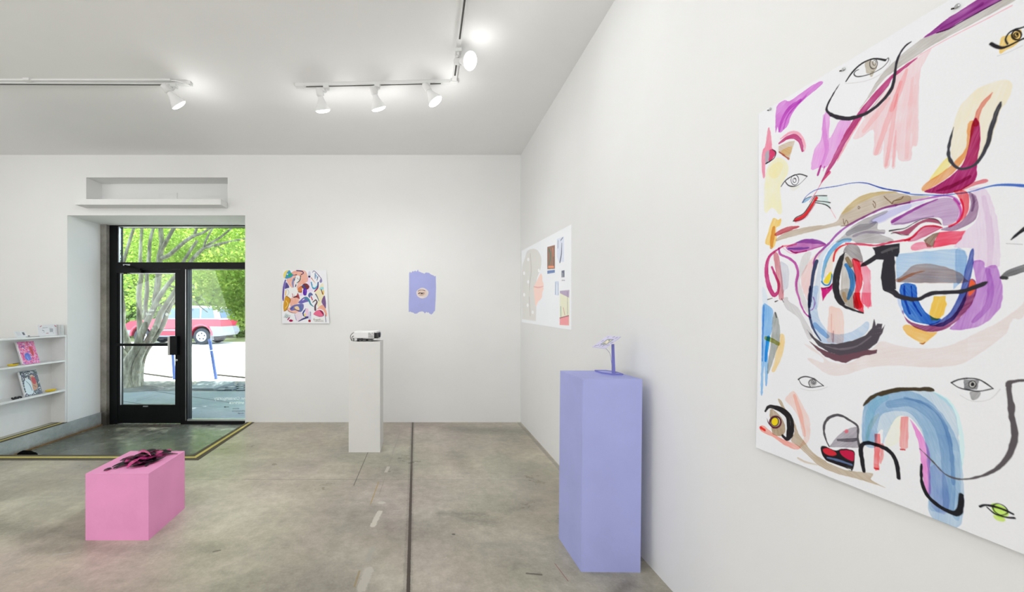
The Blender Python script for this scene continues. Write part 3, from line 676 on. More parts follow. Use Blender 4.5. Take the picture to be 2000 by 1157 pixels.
book('grey patterned book at the left edge of the photo on the lower shelf', 4.055, 0.412, 0.17, 0.20, 0.012, -4.452, 0.27, it, (120, 122, 128), M_blackp)
M_mus = mat('mustard_glaze', (232, 200, 34), 0.35, var=0.1, scale=30)
def dish(label, y, z, ln):
    t = thing('oval_dish', label, 'dish', (-4.455, y, z))
    bm = bmesh.new(); Mx = Matrix.Diagonal((0.55, 1.0, 1.0, 1.0)); lathe(bm, [(ln * 0.30, 0.0), (ln * 0.46, 0.008), (ln * 0.5, 0.020), (ln * 0.47, 0.021), (ln * 0.40, 0.010), (0.0, 0.008)], 28, Mx); fin('bowl', bm, M_mus, t, smooth=True)
    return t
d_ = dish('yellow oval dish on the middle shelf beside the pink book', 4.385, 0.772, 0.112)
bm = bmesh.new(); tube(bm, [(0.02, -0.02, 0.024), (0.02, 0.05, 0.026)], 0.004, 6); fin('dark_rim_mark', bm, mat('dark_brown', (96, 72, 30), 0.6), d_)
dish('yellow oval dish on the lower shelf near the end panel', 4.83, 0.412, 0.132)
t = thing('black_trinket', 'small knotted black trinket on the lower shelf beside the collage book', 'trinket', (-4.43, 4.40, 0.412))
bm = bmesh.new()
for k in range(3):
    c = Vector((0, -0.03 + k * 0.03, 0.012)); tube(bm, [c + Vector((0.012 * math.cos(a), 0.018 * math.sin(a), 0.006 * math.sin(2 * a + k))) for a in [i * PI / 6 for i in range(13)]], 0.0075, 8)
fin('knot', bm, M_blackp, t, smooth=True)
# on top
def signboard(name, label, O, ey, up, wdt, hgt, thick, items, paper, cat):
    t = thing(name, label, cat, tuple(O + ey * wdt / 2))
    nrm = ey.cross(up).normalized()
    bm = bmesh.new(); lo = [O, O + ey * wdt, O + ey * wdt - nrm * thick, O - nrm * thick]; hexa(bm, lo, [p + up * hgt for p in lo]); hold(fin('board', bm, M_white), t)
    us = np.linspace(0, wdt * 1000, 120); vs = np.linspace(0, hgt * 1000, 60); im = rasterise(items, us, vs, paper, 1.6)
    def pl(U, V): return np.array(O + up * hgt + nrm * 0.001)[None, None] + U[..., None] / 1000 * np.array(ey) - V[..., None] / 1000 * np.array(up)
    hold(sheet('printed_face', us, vs, im, pl, -nrm * 0.0008, paint_mat('printed_card')), t)
    return t
R_ = (196, 40, 62); G_ = (120, 118, 130); B_ = (80, 78, 96)
it = [(1, R_, 1, 0, 1, 0, [60, 48, 14, 96, 26, 14]), (1, R_, 1, 0, 1, 0, [430, 26, 16, 462, 52, 16]), (1, B_, 1, 0, 1, 0, [110, 80, 5, 150, 70, 7]), (1, B_, 1, 0, 1, 0, [150, 76, 6, 240, 68, 6]), (1, (150, 150, 160), 1, 0, 1, 0, [270, 84, 4, 350, 82, 4]), (1, B_, 1, 0, 1, 0, [110, 130, 14, 150, 150, 10]), (0, (176, 176, 186), 1, 0, 1, 1, [290, 96, 380, 94, 376, 180, 292, 182]), (1, (176, 60, 80), 1, 0, 1, 0, [200, 205, 12, 250, 202, 12]), (1, G_, 1, 0, 1, 0, [120, 180, 4, 160, 176, 4]), (1, B_, 1, 0, 1, 0, [372, 204, 8, 384, 204, 8])]
signboard('sign_card', 'white sign card with red corner tape leaning on top of the bookcase', Vector((-4.436, 4.655, 1.0795)), Vector((0, 1, 0)), Vector((-0.10, 0, 0.995)), 0.245, 0.132, 0.006, it, (236, 234, 238), 'sign')
it = [(0, (205, 206, 216), 1, 0, 1, 1, [40, 30, 130, 30, 130, 110, 40, 110]), (0, (110, 112, 122), 1, 0, 1, 1, [168, 28, 215, 28, 215, 100, 168, 100]), (1, (150, 150, 160), 1, 0, 1, 0, [40, 20, 4, 130, 20, 4])]
signboard('price_card', 'small clear tilted card holder at the left on top of the bookcase', Vector((-4.43, 4.40, 1.079)), Vector((0, 1, 0)), Vector((-0.5, 0, 0.866)), 0.125, 0.075, 0.003, it, (228, 230, 234), 'card')
for k in range(3):
    bm = bmesh.new(); y0 = 4.905 + k * 0.017; bx(bm, -4.55, -4.412 + 0.002 * k, y0, y0 + 0.011, 1.0785, 1.205 - 0.004 * k)
    tag(fin('booklet', bm, mat('booklet_grey', (205, 207, 208), 0.6) if k == 0 else M_white, bevel=0.001), ('grey spined booklet standing right behind the sign card', 'white booklet in the middle of the three at the end of the bookcase top', 'white booklet nearest the wall at the end of the bookcase top')[k], 'booklet', 'booklets on the bookcase top')
bm = bmesh.new(); bx(bm, -4.50, -4.406, 4.50, 4.64, 1.0785, 1.083); bx(bm, -4.49, -4.412, 4.502, 4.638, 1.083, 1.0835, 1)
tag(fin('paper_stack', bm, [mat('paper_edge', (120, 120, 126), 0.7), M_white]), 'thin stack of papers lying flat on the bookcase in front of the sign card', 'papers')
t = thing('pen', 'short dark pen lying on the papers on top of the bookcase', 'pen', (-4.46, 4.545, 1.0865))
bm = bmesh.new(); tube(bm, [(0, -0.04, 0), (0, 0.012, 0)], 0.003, 8); fin('barrel', bm, M_silver, t, smooth=True)
bm = bmesh.new(); tube(bm, [(0, 0.012, 0), (0, 0.028, 0)], [0.0055, 0.005], 8); fin('cap', bm, M_blackp, t, smooth=True)
# black doorstop bag on the sunken floor
bm = bmesh.new()
bmesh.ops.create_uvsphere(bm, u_segments=20, v_segments=12, radius=1.0)
for v in bm.verts:
    x, y, z = v.co; tz = max(z, -0.35)
    v.co = Vector((x * 0.088 + 0.01 * math.sin(3 * y), y * 0.055, (tz + 0.35) * 0.05 * (1.15 - 0.75 * (x * 0.5 + 0.5)) + 0.003 * math.sin(9 * x + 4 * y)))
o = fin('sandbag', bm, mat('black_cloth', (7, 7, 8), 0.95, spec=0.1, var=0.3), smooth=True); o.location = (-4.215, 4.30, PIT + 0.001)
tag(o, 'black wedge shaped cloth bag on the sunken floor against the kerb', 'bag')

# ---------------------------------------------------------------- works on the walls
# brush marks as (shape, colour, strength, smooth, covering, streaky, [half-millimetre coordinates]); shape 0 = filled outline, 1 = stroke with widths
PAINTING=[
(0,(186,182,178),1.0,1,0,1,[661,313,702,268,767,185,840,145,902,122,947,116,995,127,1079,136,1146,139,1209,138,1271,138,1271,161,1209,168,1079,169,978,172,914,185,834,198,780,216,717,268]),
(0,(142,62,140),1.0,1,0,1,[947,114,984,102,1027,88,1079,83,1123,79,1174,84,1235,114,1267,146,1209,134,1146,133,1079,131,1038,137,995,124]),
(1,(165,95,165),0.5,1,0,1,[1011,114,9.7,1079,116,12.0,1146,107,12.9]),
(1,(70,35,75),1.0,1,0,0,[995,125,2.1,1038,137,3.4,1079,135,4.0,1146,135,4.5,1209,135,4.3]),
(0,(240,202,207),0.9,1,0,1,[978,183,944,189,914,199,834,217,814,266,746,323,688,374,642,435,630,459,673,469,731,451,735,540,731,586,767,592,780,528,780,668,807,670,814,603,817,685,830,686,837,605,846,658,878,677,899,671,902,610,920,617,926,547,926,402,932,275,950,229]),
(1,(242,196,200),0.8,1,0,1,[853,273,13.5,801,425,27.8,746,584,20.0]),
(1,(240,194,198),0.8,1,0,1,[840,326,9.8,816,493,19.9,791,664,14.1]),
(1,(246,216,220),0.8,1,0,1,[902,280,11.0,890,468,22.1,878,659,15.6]),
(1,(240,190,194),0.8,1,0,1,[878,228,14.9,848,308,30.1,817,391,21.4]),
(1,(244,205,208),0.8,1,0,1,[801,328,15.4,746,382,31.7,688,439,22.8]),
(1,(247,222,226),0.8,1,0,1,[914,323,9.5,911,467,19.0,908,612,13.3]),
(1,(240,196,202),0.8,1,0,1,[834,505,5.3,828,592,10.7,822,679,7.5]),
(0,(178,70,125),1.0,1,0,1,[448,646,484,578,528,506,595,397,658,326,717,276,794,224,853,202,917,192,914,199,853,221,817,234,801,259,746,303,688,349,627,419,578,483,545,539,484,604]),
(1,(228,165,175),0.8,1,0,1,[673,366,8.2,611,446,11.8,545,547,6.9]),
(1,(195,170,175),0.6,1,0,1,[801,259,6.2,746,315,11.1,688,366,8.1]),
(1,(232,172,186),1.0,1,0,0,[665,318,2.5,827,217,3.0,914,190,3.6,995,180,3.5,1079,179,3.3,1146,181,3.2,1235,181,3.0]),
(0,(205,125,208),1.0,1,0,1,[136,204,134,126,144,29,201,19,239,44,323,36,402,28,448,34,456,54,402,70,343,85,292,106,250,142,229,191,201,208,162,215,150,164]),
(1,(190,95,195),0.6,1,0,1,[162,205,14.1,190,133,24.0,239,88,25.5,313,78,17.2]),
(1,(180,90,190),0.5,1,0,1,[195,205,8.0,234,125,11.8,353,71,7.5]),
(0,(222,162,222),1.0,1,0,1,[480,229,457,289,450,385,411,423,387,538,439,548,484,560,528,506,595,397,619,353,562,320,528,366,498,397,499,318,500,257]),
(1,(205,140,210),0.4,1,0,1,[466,249,12.5,471,358,23.2,484,462,26.7,457,532,18.0]),
(1,(170,60,140),1.0,1,0,1,[448,542,12.6,430,590,12.7]),
(1,(200,110,180),1.0,1,0,1,[471,555,5.4,462,579,3.6]),
(0,(225,135,160),1.0,1,0,1,[77,146,57,257,36,280,27,350,36,470,52,470,57,383,103,369,136,351,136,326,109,299,103,235,93,169]),
(0,(205,60,110),1.0,1,1,1,[89,301,127,322,129,354,85,383]),
(0,(170,165,180),1.0,1,1,1,[57,309,85,305,79,370,57,378]),
(1,(38,35,42),1.0,1,1,0,[109,305,4.1,136,336,8.1,121,371,8.2,61,384,10.5]),
(1,(180,62,112),1.0,1,0,1,[162,286,12.1,218,275,23.7,271,288,27.1,313,335,22.9,331,405,13.2]),
(1,(234,160,182),0.9,1,0,1,[173,260,8.0,250,252,15.6,313,295,13.3,345,377,13.2,341,409,5.7]),
(0,(200,184,166),1.0,0,0,1,[159,305,218,304,277,318,256,369,234,424,159,345]),
(0,(240,206,160),1.0,1,0,1,[179,343,256,345,239,392,207,384]),
(1,(190,110,100),1.0,1,0,1,[162,343,6.1,234,419,8.8]),
(0,(240,228,192),0.95,1,0,1,[69,422,128,378,177,390,224,443,228,507,193,551,169,600,185,746,161,761,136,727,103,703,52,719,52,534]),
(0,(234,218,170),0.4,1,0,1,[86,428,145,406,193,445,153,509,95,490]),
(1,(205,205,206),1.0,1,0,0,[587,127,1.9,658,161,1.8,717,179,1.8,773,177,1.7,807,147,1.7,801,116,1.7]),
(0,(182,174,160),1.0,1,0,1,[691,71,717,79,746,117,739,144,702,139,694,113]),
(0,(190,182,168),1.0,1,0,1,[716,145,735,146,726,168,716,164]),
(1,(38,35,42),1.0,1,1,0,[592,117,8.5,627,85,11.7,673,68,9.8,731,78,8.0,787,121,10.1]),
(1,(38,35,42),1.0,1,1,0,[787,121,4.7,799,117,3.9,798,134,3.9,773,150,3.9,731,152,4.0,688,142,4.9,650,125,5.8,634,102,5.8,642,90,5.0,658,91,3.3]),
(1,(90,85,85),1.0,1,0,0,[750,115,3.2,747,127,3.2,741,133,3.2,731,131,3.2,722,122,3.2,715,108,3.2,713,92,3.2,715,80,3.2,722,75,3.2,731,77,3.2,741,86,3.2,747,100,3.2,750,115,3.2]),
(1,(110,105,100),1.0,1,0,0,[743,107,2.0,742,113,2.0,739,116,2.0,735,115,2.0,731,111,2.0,728,104,2.0,727,97,2.0,728,92,2.0,731,89,2.0,735,89,2.0,739,94,2.0,742,100,2.0,743,107,2.0]),
(1,(50,46,56),1.0,1,1,1,[556,113,3.4,519,152,8.8,489,193,12.4,483,226,13.3,511,266,18.5,562,309,21.5,611,336,21.9,673,350,19.7,731,343,19.1,780,317,18.7,814,282,18.4,827,228,15.2,834,171,12.1,846,134,12.1,872,105,11.2,896,100,7.4]),
(0,(226,226,221),1.0,1,0,1,[241,598,290,609,313,624,266,639]),
(1,(38,35,42),1.0,1,1,0,[178,580,6.9,208,553,7.6,258,539,7.4,313,545,6.6,361,575,7.1]),
(1,(38,35,42),1.0,1,1,0,[208,557,5.3,233,591,6.8,274,610,6.7,313,606,2.9,359,578,2.9]),
(1,(38,35,42),1.0,1,0,0,[305,579,2.9,301,594,2.9,291,602,2.9,278,602,3.0,264,594,3.0,254,578,3.0,250,561,3.0,254,546,3.0,264,537,3.0,278,537,3.0,291,546,2.9,301,562,2.9,305,579,2.9]),
(1,(38,35,42),1.0,1,0,0,[287,575,2.2,285,582,2.2,281,586,2.2,275,586,2.2,270,582,2.2,266,576,2.2,264,568,2.2,266,561,2.2,270,557,2.2,275,557,2.2,281,560,2.2,285,567,2.2,287,575,2.2]),
(0,(38,35,42),1.0,1,0,0,[282,564,281,565,280,566,279,566,277,565,276,563,275,562,276,560,277,560,279,560,280,561,281,562]),
(1,(62,82,172),1.0,1,0,0,[329,730,2.9,359,696,2.9,425,677,3.5,541,693,3.3,628,703,3.2,698,727,3.7,779,780,3.6,891,837,3.4]),
(1,(70,105,190),1.0,1,0,0,[709,733,3.1,779,782,3.6,845,814,3.5,897,845,3.9,956,866,3.3,1015,885,3.2,1071,894,3.1,1109,898,3.0,1152,894,3.9,1187,894,6.7,1227,905,9.4,1263,920,10.1,1341,953,10.5]),
(0,(206,223,222),1.0,0,0,1,[418,716,488,733,505,806,474,781,418,744]),
(0,(150,185,215),1.0,1,0,1,[333,731,352,711,389,708,382,720,352,733]),
(1,(242,176,194),1.0,1,0,1,[418,758,4.2,382,802,5.0,352,831,5.0,282,846,4.4]),
(1,(200,80,120),1.0,1,0,1,[498,601,17.6,468,628,11.0,447,652,4.1,418,692,3.5,378,740,3.5]),
(0,(214,46,56),1.0,1,1,1,[270,829,286,818,337,805,374,771,404,733,418,716,433,728,415,750,382,794,352,823,313,835,282,841]),
(1,(38,35,42),1.0,1,1,0,[267,832,5.9,286,814,6.6,337,801,7.2,374,764,7.1,407,720,6.3,418,713,5.6,485,732,6.1]),
(1,(38,35,42),1.0,1,1,0,[415,743,5.6,474,764,4.8,505,779,6.1]),
(1,(38,35,42),1.0,1,1,0,[415,753,5.6,474,781,5.5,501,805,6.1,506,814,3.4]),
(1,(38,35,42),1.0,1,1,0,[267,832,5.9,313,837,5.1,352,824,4.3,382,794,4.3,415,754,4.2]),
(1,(38,35,42),1.0,1,1,0,[333,731,4.3,352,711,4.3,393,709,3.5]),
(1,(235,170,185),1.0,1,0,0,[505,812,2.0,538,878,2.0]),
(0,(192,179,164),1.0,1,0,1,[143,939,147,921,225,890,290,889,389,892,474,903,541,898,567,861,604,825,652,794,698,786,753,790,815,806,855,829,891,851,891,885,825,882,764,886,709,903,652,920,598,937,554,924,474,924,389,924,290,929,208,932]),
(0,(192,179,164),0.9,1,0,1,[890,851,962,872,962,880,911,877,864,878,835,878,815,864,854,846]),
(0,(234,219,170),0.9,1,0,1,[567,861,604,819,664,791,720,786,800,801,840,819,774,808,709,814,652,832,604,858]),
(0,(185,82,92),1.0,1,0,1,[138,880,225,860,298,870,310,880,274,885,208,894,138,903]),
(0,(241,196,112),1.0,1,0,1,[111,784,134,782,156,799,178,794,169,840,138,849,143,920,120,978,84,956,56,936,75,875]),
(1,(205,142,84),0.8,1,0,1,[120,845,23.5,111,914,31.4,102,975,22.1]),
(1,(125,105,90),1.0,1,0,0,[782,822,2.4,792,837,2.4,810,860,2.3,818,871,2.3,825,858,2.3,855,858,2.3,865,847,2.3]),
(1,(125,105,90),1.0,1,0,0,[731,832,2.4,742,850,2.4,740,871,2.4,730,847,2.4]),
(1,(125,105,90),1.0,1,0,0,[658,840,2.5,667,849,2.5,661,856,2.5,657,847,2.5]),
(1,(125,105,90),1.0,1,0,0,[579,891,2.6,585,925,2.6,595,901,2.6,604,929,2.6,567,930,2.6]),
(0,(208,208,232),1.0,1,0,1,[720,936,795,906,891,892,891,916,825,931,764,952]),
(0,(208,208,232),0.8,1,0,1,[709,940,779,896,864,889,952,896,888,913,815,940,763,958]),
(0,(178,175,178),1.0,1,0,1,[535,1017,579,989,598,966,640,937,692,917,748,906,795,900,790,914,748,924,726,937,753,950,753,986,785,996,782,1016,753,1007,800,1037,825,1057,815,1063,748,1060,681,1046,652,1044,640,1032,604,1016]),
(1,(150,150,160),0.6,1,0,1,[604,980,25.8,664,961,37.7,715,960,24.6,742,947,12.1]),
(1,(170,160,185),0.7,1,0,1,[634,999,12.7,698,990,12.4,782,1013,8.3]),
(0,(150,145,148),1.0,1,0,1,[604,1039,652,1053,675,1107,681,1152,634,1127,598,1089,579,1080]),
(1,(152,82,166),1.0,1,0,1,[404,1158,7.0,407,1110,9.1,425,1074,10.4,454,1050,12.4,501,1014,12.1,541,975,11.9,592,942,11.7,652,917,11.4,720,896,11.0,774,883,10.8,825,882,9.3,891,885,7.9]),
(1,(176,105,186),1.0,1,0,1,[835,885,5.8,864,881,7.4,956,884,7.6,1019,889,7.4,1056,907,7.2,1075,941,7.2]),
(0,(187,158,196),1.0,1,0,1,[817,976,822,954,878,927,947,906,999,896,1032,900,1056,918,1071,950,1073,987,1063,1015,1040,1025,1019,1024,1015,999,999,982,956,977,920,979,883,985,850,983]),
(1,(165,80,165),0.8,1,0,1,[820,960,16.4,878,936,13.6,947,911,8.8,999,899,4.3]),
(1,(160,135,175),0.6,1,0,1,[830,976,5.8,883,982,7.9,934,975,6.6,982,975,5.4]),
(0,(222,106,116),1.0,1,0,1,[1056,879,1079,881,1102,900,1107,945,1102,989,1079,1019,1052,1031,1036,1030,1063,1020,1083,989,1085,954,1075,916]),
(0,(150,117,150),1.0,1,0,1,[1105,897,1124,915,1135,952,1133,1001,1120,1028,1090,1047,1056,1056,1015,1047,1015,1038,1063,1031,1090,1011,1107,980,1111,941]),
(1,(110,85,120),0.5,1,0,1,[1116,912,7.0,1122,944,10.0,1116,982,8.0]),
(1,(200,92,172),1.0,1,0,1,[1056,913,6.2,1075,951,7.7,1079,988,7.7,1067,1016,6.2]),
(1,(226,72,122),1.0,1,0,1,[1079,922,5.1,1088,960,6.1,1083,999,6.6,1067,1024,6.2,1040,1036,5.2]),
(0,(165,85,115),1.0,1,1,1,[817,1014,854,1019,878,1012,911,997,943,982,973,981,999,995,1013,1020,990,1006,956,996,925,1005,902,1028,883,1042,859,1034]),
(1,(38,35,42),1.0,1,1,0,[807,1006,8.2,835,1006,5.8,874,1006,4.6,911,988,3.9,947,977,3.3,982,985,3.8,1003,1001,3.2,1012,1019,2.1]),
(1,(38,35,42),1.0,1,1,0,[815,1021,3.5,835,1022,2.9,859,1037,2.9,888,1043,2.3]),
(0,(206,114,146),1.0,1,0,1,[883,1071,920,1035,943,1014,982,1018,1015,1033,982,1050,947,1065,911,1076]),
(1,(216,78,108),1.0,1,0,1,[592,1032,7.8,646,1045,8.2,692,1057,8.7,748,1070,8.5,825,1065,8.7,891,1067,8.5]),
(1,(220,92,116),1.0,1,0,1,[874,1067,8.0,906,1055,7.8,925,1033,6.7,947,1017,6.6,982,1019,6.5,1015,1035,4.8]),
(0,(228,86,112),1.0,0,0,1,[1005,1052,1094,1065,1079,1100,1063,1118,982,1120,990,1084]),
(0,(135,110,95),1.0,0,0,1,[947,1079,982,1056,1007,1053,990,1084,982,1115,960,1114]),
(0,(231,144,168),1.0,1,0,1,[900,1095,947,1087,978,1119,947,1120,902,1121]),
(0,(223,209,227),1.0,1,0,1,[1105,884,1152,894,1173,944,1187,1005,1197,1089,1199,1232,1156,1227,1152,1207,1116,1202,1120,1148,1059,1133,1063,1118,1094,1068,1131,1026,1136,968,1124,915]),
(1,(212,190,216),0.4,1,0,1,[1152,933,14.7,1166,1034,19.4,1173,1132,19.4,1170,1224,14.5]),
(0,(235,224,203),1.0,1,0,1,[1049,613,1058,569,1078,508,1103,483,1136,460,1175,460,1218,473,1235,498,1233,527,1221,564,1205,582,1191,635,1172,712,1140,767,1092,777,1049,723]),
(0,(241,219,146),1.0,1,0,1,[969,796,1004,749,1035,717,1049,746,1020,779,985,801]),
(0,(223,164,116),1.0,1,0,1,[939,827,969,801,1020,779,1064,742,1096,698,1103,599,1123,599,1113,668,1092,744,1049,799,989,832,949,847]),
(0,(160,42,102),1.0,1,0,1,[949,847,989,837,1042,811,1085,769,1103,706,1113,631,1120,593,1130,584,1141,631,1140,698,1130,776,1130,841,1116,864,1078,880,1035,883,977,864]),
(1,(130,25,85),0.4,1,0,1,[997,859,9.9,1053,853,19.1,1106,833,13.9]),
(0,(216,134,144),1.0,1,0,1,[1099,867,1126,858,1159,860,1164,872,1133,874,1078,884]),
(0,(216,144,138),1.0,1,0,1,[1120,612,1126,569,1146,529,1178,501,1172,520,1149,553,1140,585,1136,620]),
(1,(62,62,72),1.0,1,1,1,[1055,591,3.8,1047,626,7.7,1039,670,10.6,1038,713,11.6,1053,757,11.5,1075,784,9.4,1099,791,9.3,1126,784,11.0,1149,752,12.7,1167,701,14.3,1175,651,16.1,1186,612,15.9,1191,592,15.0,1199,569,14.1,1203,556,8.8]),
(0,(229,193,108),1.0,1,0,1,[1200,320,1206,289,1227,295,1251,294,1262,302,1257,336,1239,350,1218,350,1202,354]),
(1,(38,35,42),1.0,1,1,0,[1174,294,11.6,1188,314,12.4,1206,333,10.5,1227,338,8.6,1263,336,7.6,1304,340,7.4]),
(1,(38,35,42),1.0,1,1,0,[1223,329,5.2,1217,305,6.1,1227,286,6.9,1245,284,6.8,1263,290,5.9,1304,294,5.8]),
(1,(38,35,42),1.0,1,0,0,[1261,318,3.8,1259,326,3.8,1254,330,3.8,1248,328,3.8,1242,321,3.9,1237,311,3.9,1235,300,3.9,1237,292,3.9,1242,288,3.9,1248,290,3.8,1254,297,3.8,1259,307,3.8,1261,318,3.8]),
(1,(38,35,42),1.0,1,0,0,[1252,312,2.1,1252,316,2.1,1250,318,2.1,1247,317,2.1,1244,314,2.1,1242,309,2.1,1241,304,2.1,1242,300,2.1,1244,299,2.1,1247,300,2.1,1250,303,2.1,1252,307,2.1,1252,312,2.1]),
(0,(38,35,42),1.0,1,0,0,[1251,309,1251,311,1250,311,1249,311,1248,310,1247,308,1247,306,1247,305,1248,304,1249,304,1250,305,1251,307]),
(1,(205,205,212),1.0,1,0,0,[1194,359,1.1,1227,364,1.1,1263,362,1.1]),
(1,(35,35,40),1.0,1,1,1,[1233,1129,3.7,1249,1111,12.0,1263,1098,13.7,1298,1065,16.1]),
(1,(118,118,122),1.0,1,0,1,[1209,1281,14.2,1227,1266,23.4,1263,1251,28.4,1312,1237,26.7]),
(1,(60,60,64),1.0,1,1,1,[1207,1281,12.3,1219,1284,13.2]),
(1,(190,190,195),1.0,1,0,0,[1219,1143,1.2,1263,1154,1.1]),
(0,(50,48,56),1.0,0,1,1,[726,1078,779,1075,850,1078,850,1122,843,1144,830,1142,836,1305,805,1315,779,1307,769,1241,779,1152,748,1145,698,1172,670,1174,675,1157,720,1132,742,1117,737,1098]),
(1,(95,92,98),0.5,1,1,1,[774,1110,11.9,815,1099,14.1,840,1097,8.1]),
(0,(168,197,226),1.0,0,0,1,[837,1131,864,1129,1063,1139,1090,1151,1102,1180,1098,1220,1086,1280,1056,1319,1056,1290,840,1273,835,1189]),
(0,(150,180,218),0.6,1,0,1,[1063,1144,1090,1151,1102,1180,1098,1220,1086,1280,1065,1288]),
(0,(192,158,148),1.0,1,0,1,[840,1270,864,1238,897,1202,934,1192,990,1202,1040,1224,1075,1248,1094,1275,1086,1293]),
(1,(216,138,98),0.8,1,0,1,[850,1265,15.0,883,1246,12.5,920,1232,8.9,952,1227,3.3]),
(0,(75,92,166),1.0,1,0,1,[1119,1147,1106,1178,1091,1262,1080,1327,1061,1388,1037,1434,1004,1466,970,1483,1021,1487,1061,1450,1091,1389,1103,1328,1114,1264,1121,1190]),
(0,(42,96,190),1.0,1,0,1,[856,1285,915,1290,922,1340,935,1385,957,1423,987,1450,1013,1455,987,1480,944,1476,899,1460,875,1429,861,1383]),
(1,(25,70,165),0.6,1,0,1,[871,1292,5.7,875,1361,8.0,894,1429,6.8]),
(1,(25,70,165),0.6,1,0,1,[899,1294,4.5,908,1373,5.6,940,1440,5.5]),
(1,(192,207,236),1.0,1,0,1,[844,1325,9.2,851,1377,10.4,868,1429,8.0]),
(0,(137,68,112),1.0,1,0,1,[863,1412,873,1443,901,1471,953,1487,1004,1477,1045,1450,1076,1398,1099,1328,1110,1279,1128,1290,1128,1340,1114,1389,1084,1439,1045,1486,1000,1512,962,1513,917,1496,880,1463]),
(0,(187,138,206),1.0,1,0,1,[1119,1210,1139,1200,1154,1212,1157,1234,1188,1226,1198,1263,1208,1325,1208,1373,1195,1420,1164,1463,1136,1486,1091,1500,1045,1499,1072,1460,1114,1389,1128,1330,1128,1280]),
(1,(170,115,195),0.4,1,0,1,[1164,1245,14.6,1174,1318,19.3,1164,1400,19.4,1121,1464,15.0]),
(0,(226,98,62),0.85,1,1,1,[1105,1313,1112,1279,1128,1300,1125,1330,1106,1354]),
(0,(245,187,78),1.0,0,0,1,[987,1349,1027,1350,1031,1387,1021,1434,1000,1461,979,1461,970,1429,979,1386]),
(0,(245,183,100),1.0,1,0,1,[866,1497,894,1485,962,1516,1000,1514,979,1542,949,1572,926,1562,889,1536]),
(1,(165,90,40),1.0,1,0,1,[935,1571,3.3,946,1573,5.5,955,1566,2.2]),
(1,(50,48,56),1.0,1,1,1,[794,1302,29.6,820,1316,28.0,845,1340,24.2,878,1353,21.6,925,1360,20.0,956,1345,18.6,986,1333,18.3,1040,1333,17.7,1086,1331,18.3,1124,1315,19.9,1152,1303,15.7,1163,1296,6.8]),
(0,(225,216,216),1.0,1,0,1,[348,1618,389,1628,455,1673,506,1709,566,1714,606,1709,677,1665,739,1608,774,1573,835,1587,905,1597,979,1594,1040,1576,1091,1544,1142,1505,1190,1472,1229,1432,1263,1394,1278,1348,1295,1353,1263,1449,1238,1449,1220,1510,1174,1566,1132,1610,1091,1647,1040,1668,979,1681,897,1686,807,1695,709,1719,600,1772,506,1786,416,1742,369,1708,403,1704,468,1722,468,1691,389,1647]),
(0,(212,225,242),0.8,1,0,1,[32,1238,67,1284,76,1358,41,1365]),
(1,(190,62,122),1.0,1,0,1,[191,982,9.2,120,1010,14.1,79,1051,22.3,65,1137,28.8,84,1234,31.7,120,1299,29.8,152,1285,20.1,161,1232,18.5,134,1168,17.1,107,1110,14.2]),
(0,(202,134,144),1.0,1,0,1,[120,1017,156,1031,174,1110,191,1226,199,1326,165,1332,156,1262,138,1152]),
(1,(70,50,55),1.0,1,1,1,[75,1331,8.0,111,1323,5.5]),
(1,(70,50,55),1.0,1,1,1,[134,1347,7.0,156,1340,5.4]),
(1,(70,50,55),1.0,1,1,1,[184,1329,4.6,199,1353,4.6]),
(0,(182,104,172),1.0,1,0,1,[212,993,282,975,344,965,404,976,454,999,481,1021,433,1030,359,1039,282,1042,258,1031]),
(0,(168,138,198),1.0,1,0,1,[282,975,352,963,425,980,480,1018,404,1000,344,986]),
(1,(102,88,172),0.8,1,0,1,[233,1004,10.5,313,1017,14.6,374,1020,7.1]),
(1,(190,52,132),1.0,1,0,1,[250,1020,9.0,282,1038,8.8,359,1038,5.7]),
(1,(228,128,146),1.0,1,0,1,[187,982,10.7,250,986,9.0,290,983,7.4]),
(1,(228,160,196),1.0,1,0,0,[191,990,3.1,274,1044,3.7,447,1025,3.5,481,1021,2.7]),
(1,(186,88,166),1.0,1,0,1,[161,993,13.9,174,1033,13.8,233,1064,12.0,282,1108,14.7,302,1169,16.1,290,1227,16.2,294,1278,14.7,310,1330,11.7,329,1387,10.1,359,1433,8.6,389,1454,5.7]),
(0,(206,209,219),1.0,1,0,1,[169,1086,208,1099,237,1140,233,1252,208,1273,187,1295,178,1187]),
(0,(206,204,208),1.0,1,0,1,[199,1326,230,1321,238,1349,305,1391,334,1438,376,1504,403,1555,389,1588,369,1577,334,1505,305,1452,230,1404,203,1369]),
(0,(213,211,213),1.0,1,0,1,[329,1071,389,1051,374,1105,344,1166,313,1214,329,1273,359,1347,389,1418,359,1418,306,1308,286,1256]),
(0,(241,203,203),1.0,1,0,1,[440,1052,474,1043,433,1092,404,1158,400,1250,382,1355,352,1318,325,1244,329,1179,367,1119,404,1081]),
(0,(207,216,229),1.0,1,0,1,[436,1072,488,1039,535,1013,474,1078,454,1157,447,1253,433,1389,404,1388,411,1278,436,1141]),
(0,(58,68,104),1.0,1,1,1,[411,1110,436,1107,418,1174,404,1250,397,1320,389,1388,371,1388,378,1312,389,1206]),
(0,(183,203,227),1.0,1,0,1,[376,1287,403,1263,436,1265,426,1329,429,1393,442,1457,474,1507,506,1538,566,1547,623,1532,677,1495,698,1472,714,1477,714,1511,688,1547,623,1580,566,1599,468,1602,429,1567,403,1510,379,1458,372,1360]),
(1,(80,85,115),1.0,1,0,1,[384,1262,11.8,376,1340,13.1,380,1425,13.1,396,1497,13.0,423,1548,9.7,455,1591,6.4]),
(1,(125,165,212),0.7,1,0,1,[416,1496,28.4,455,1533,30.5,493,1563,22.5]),
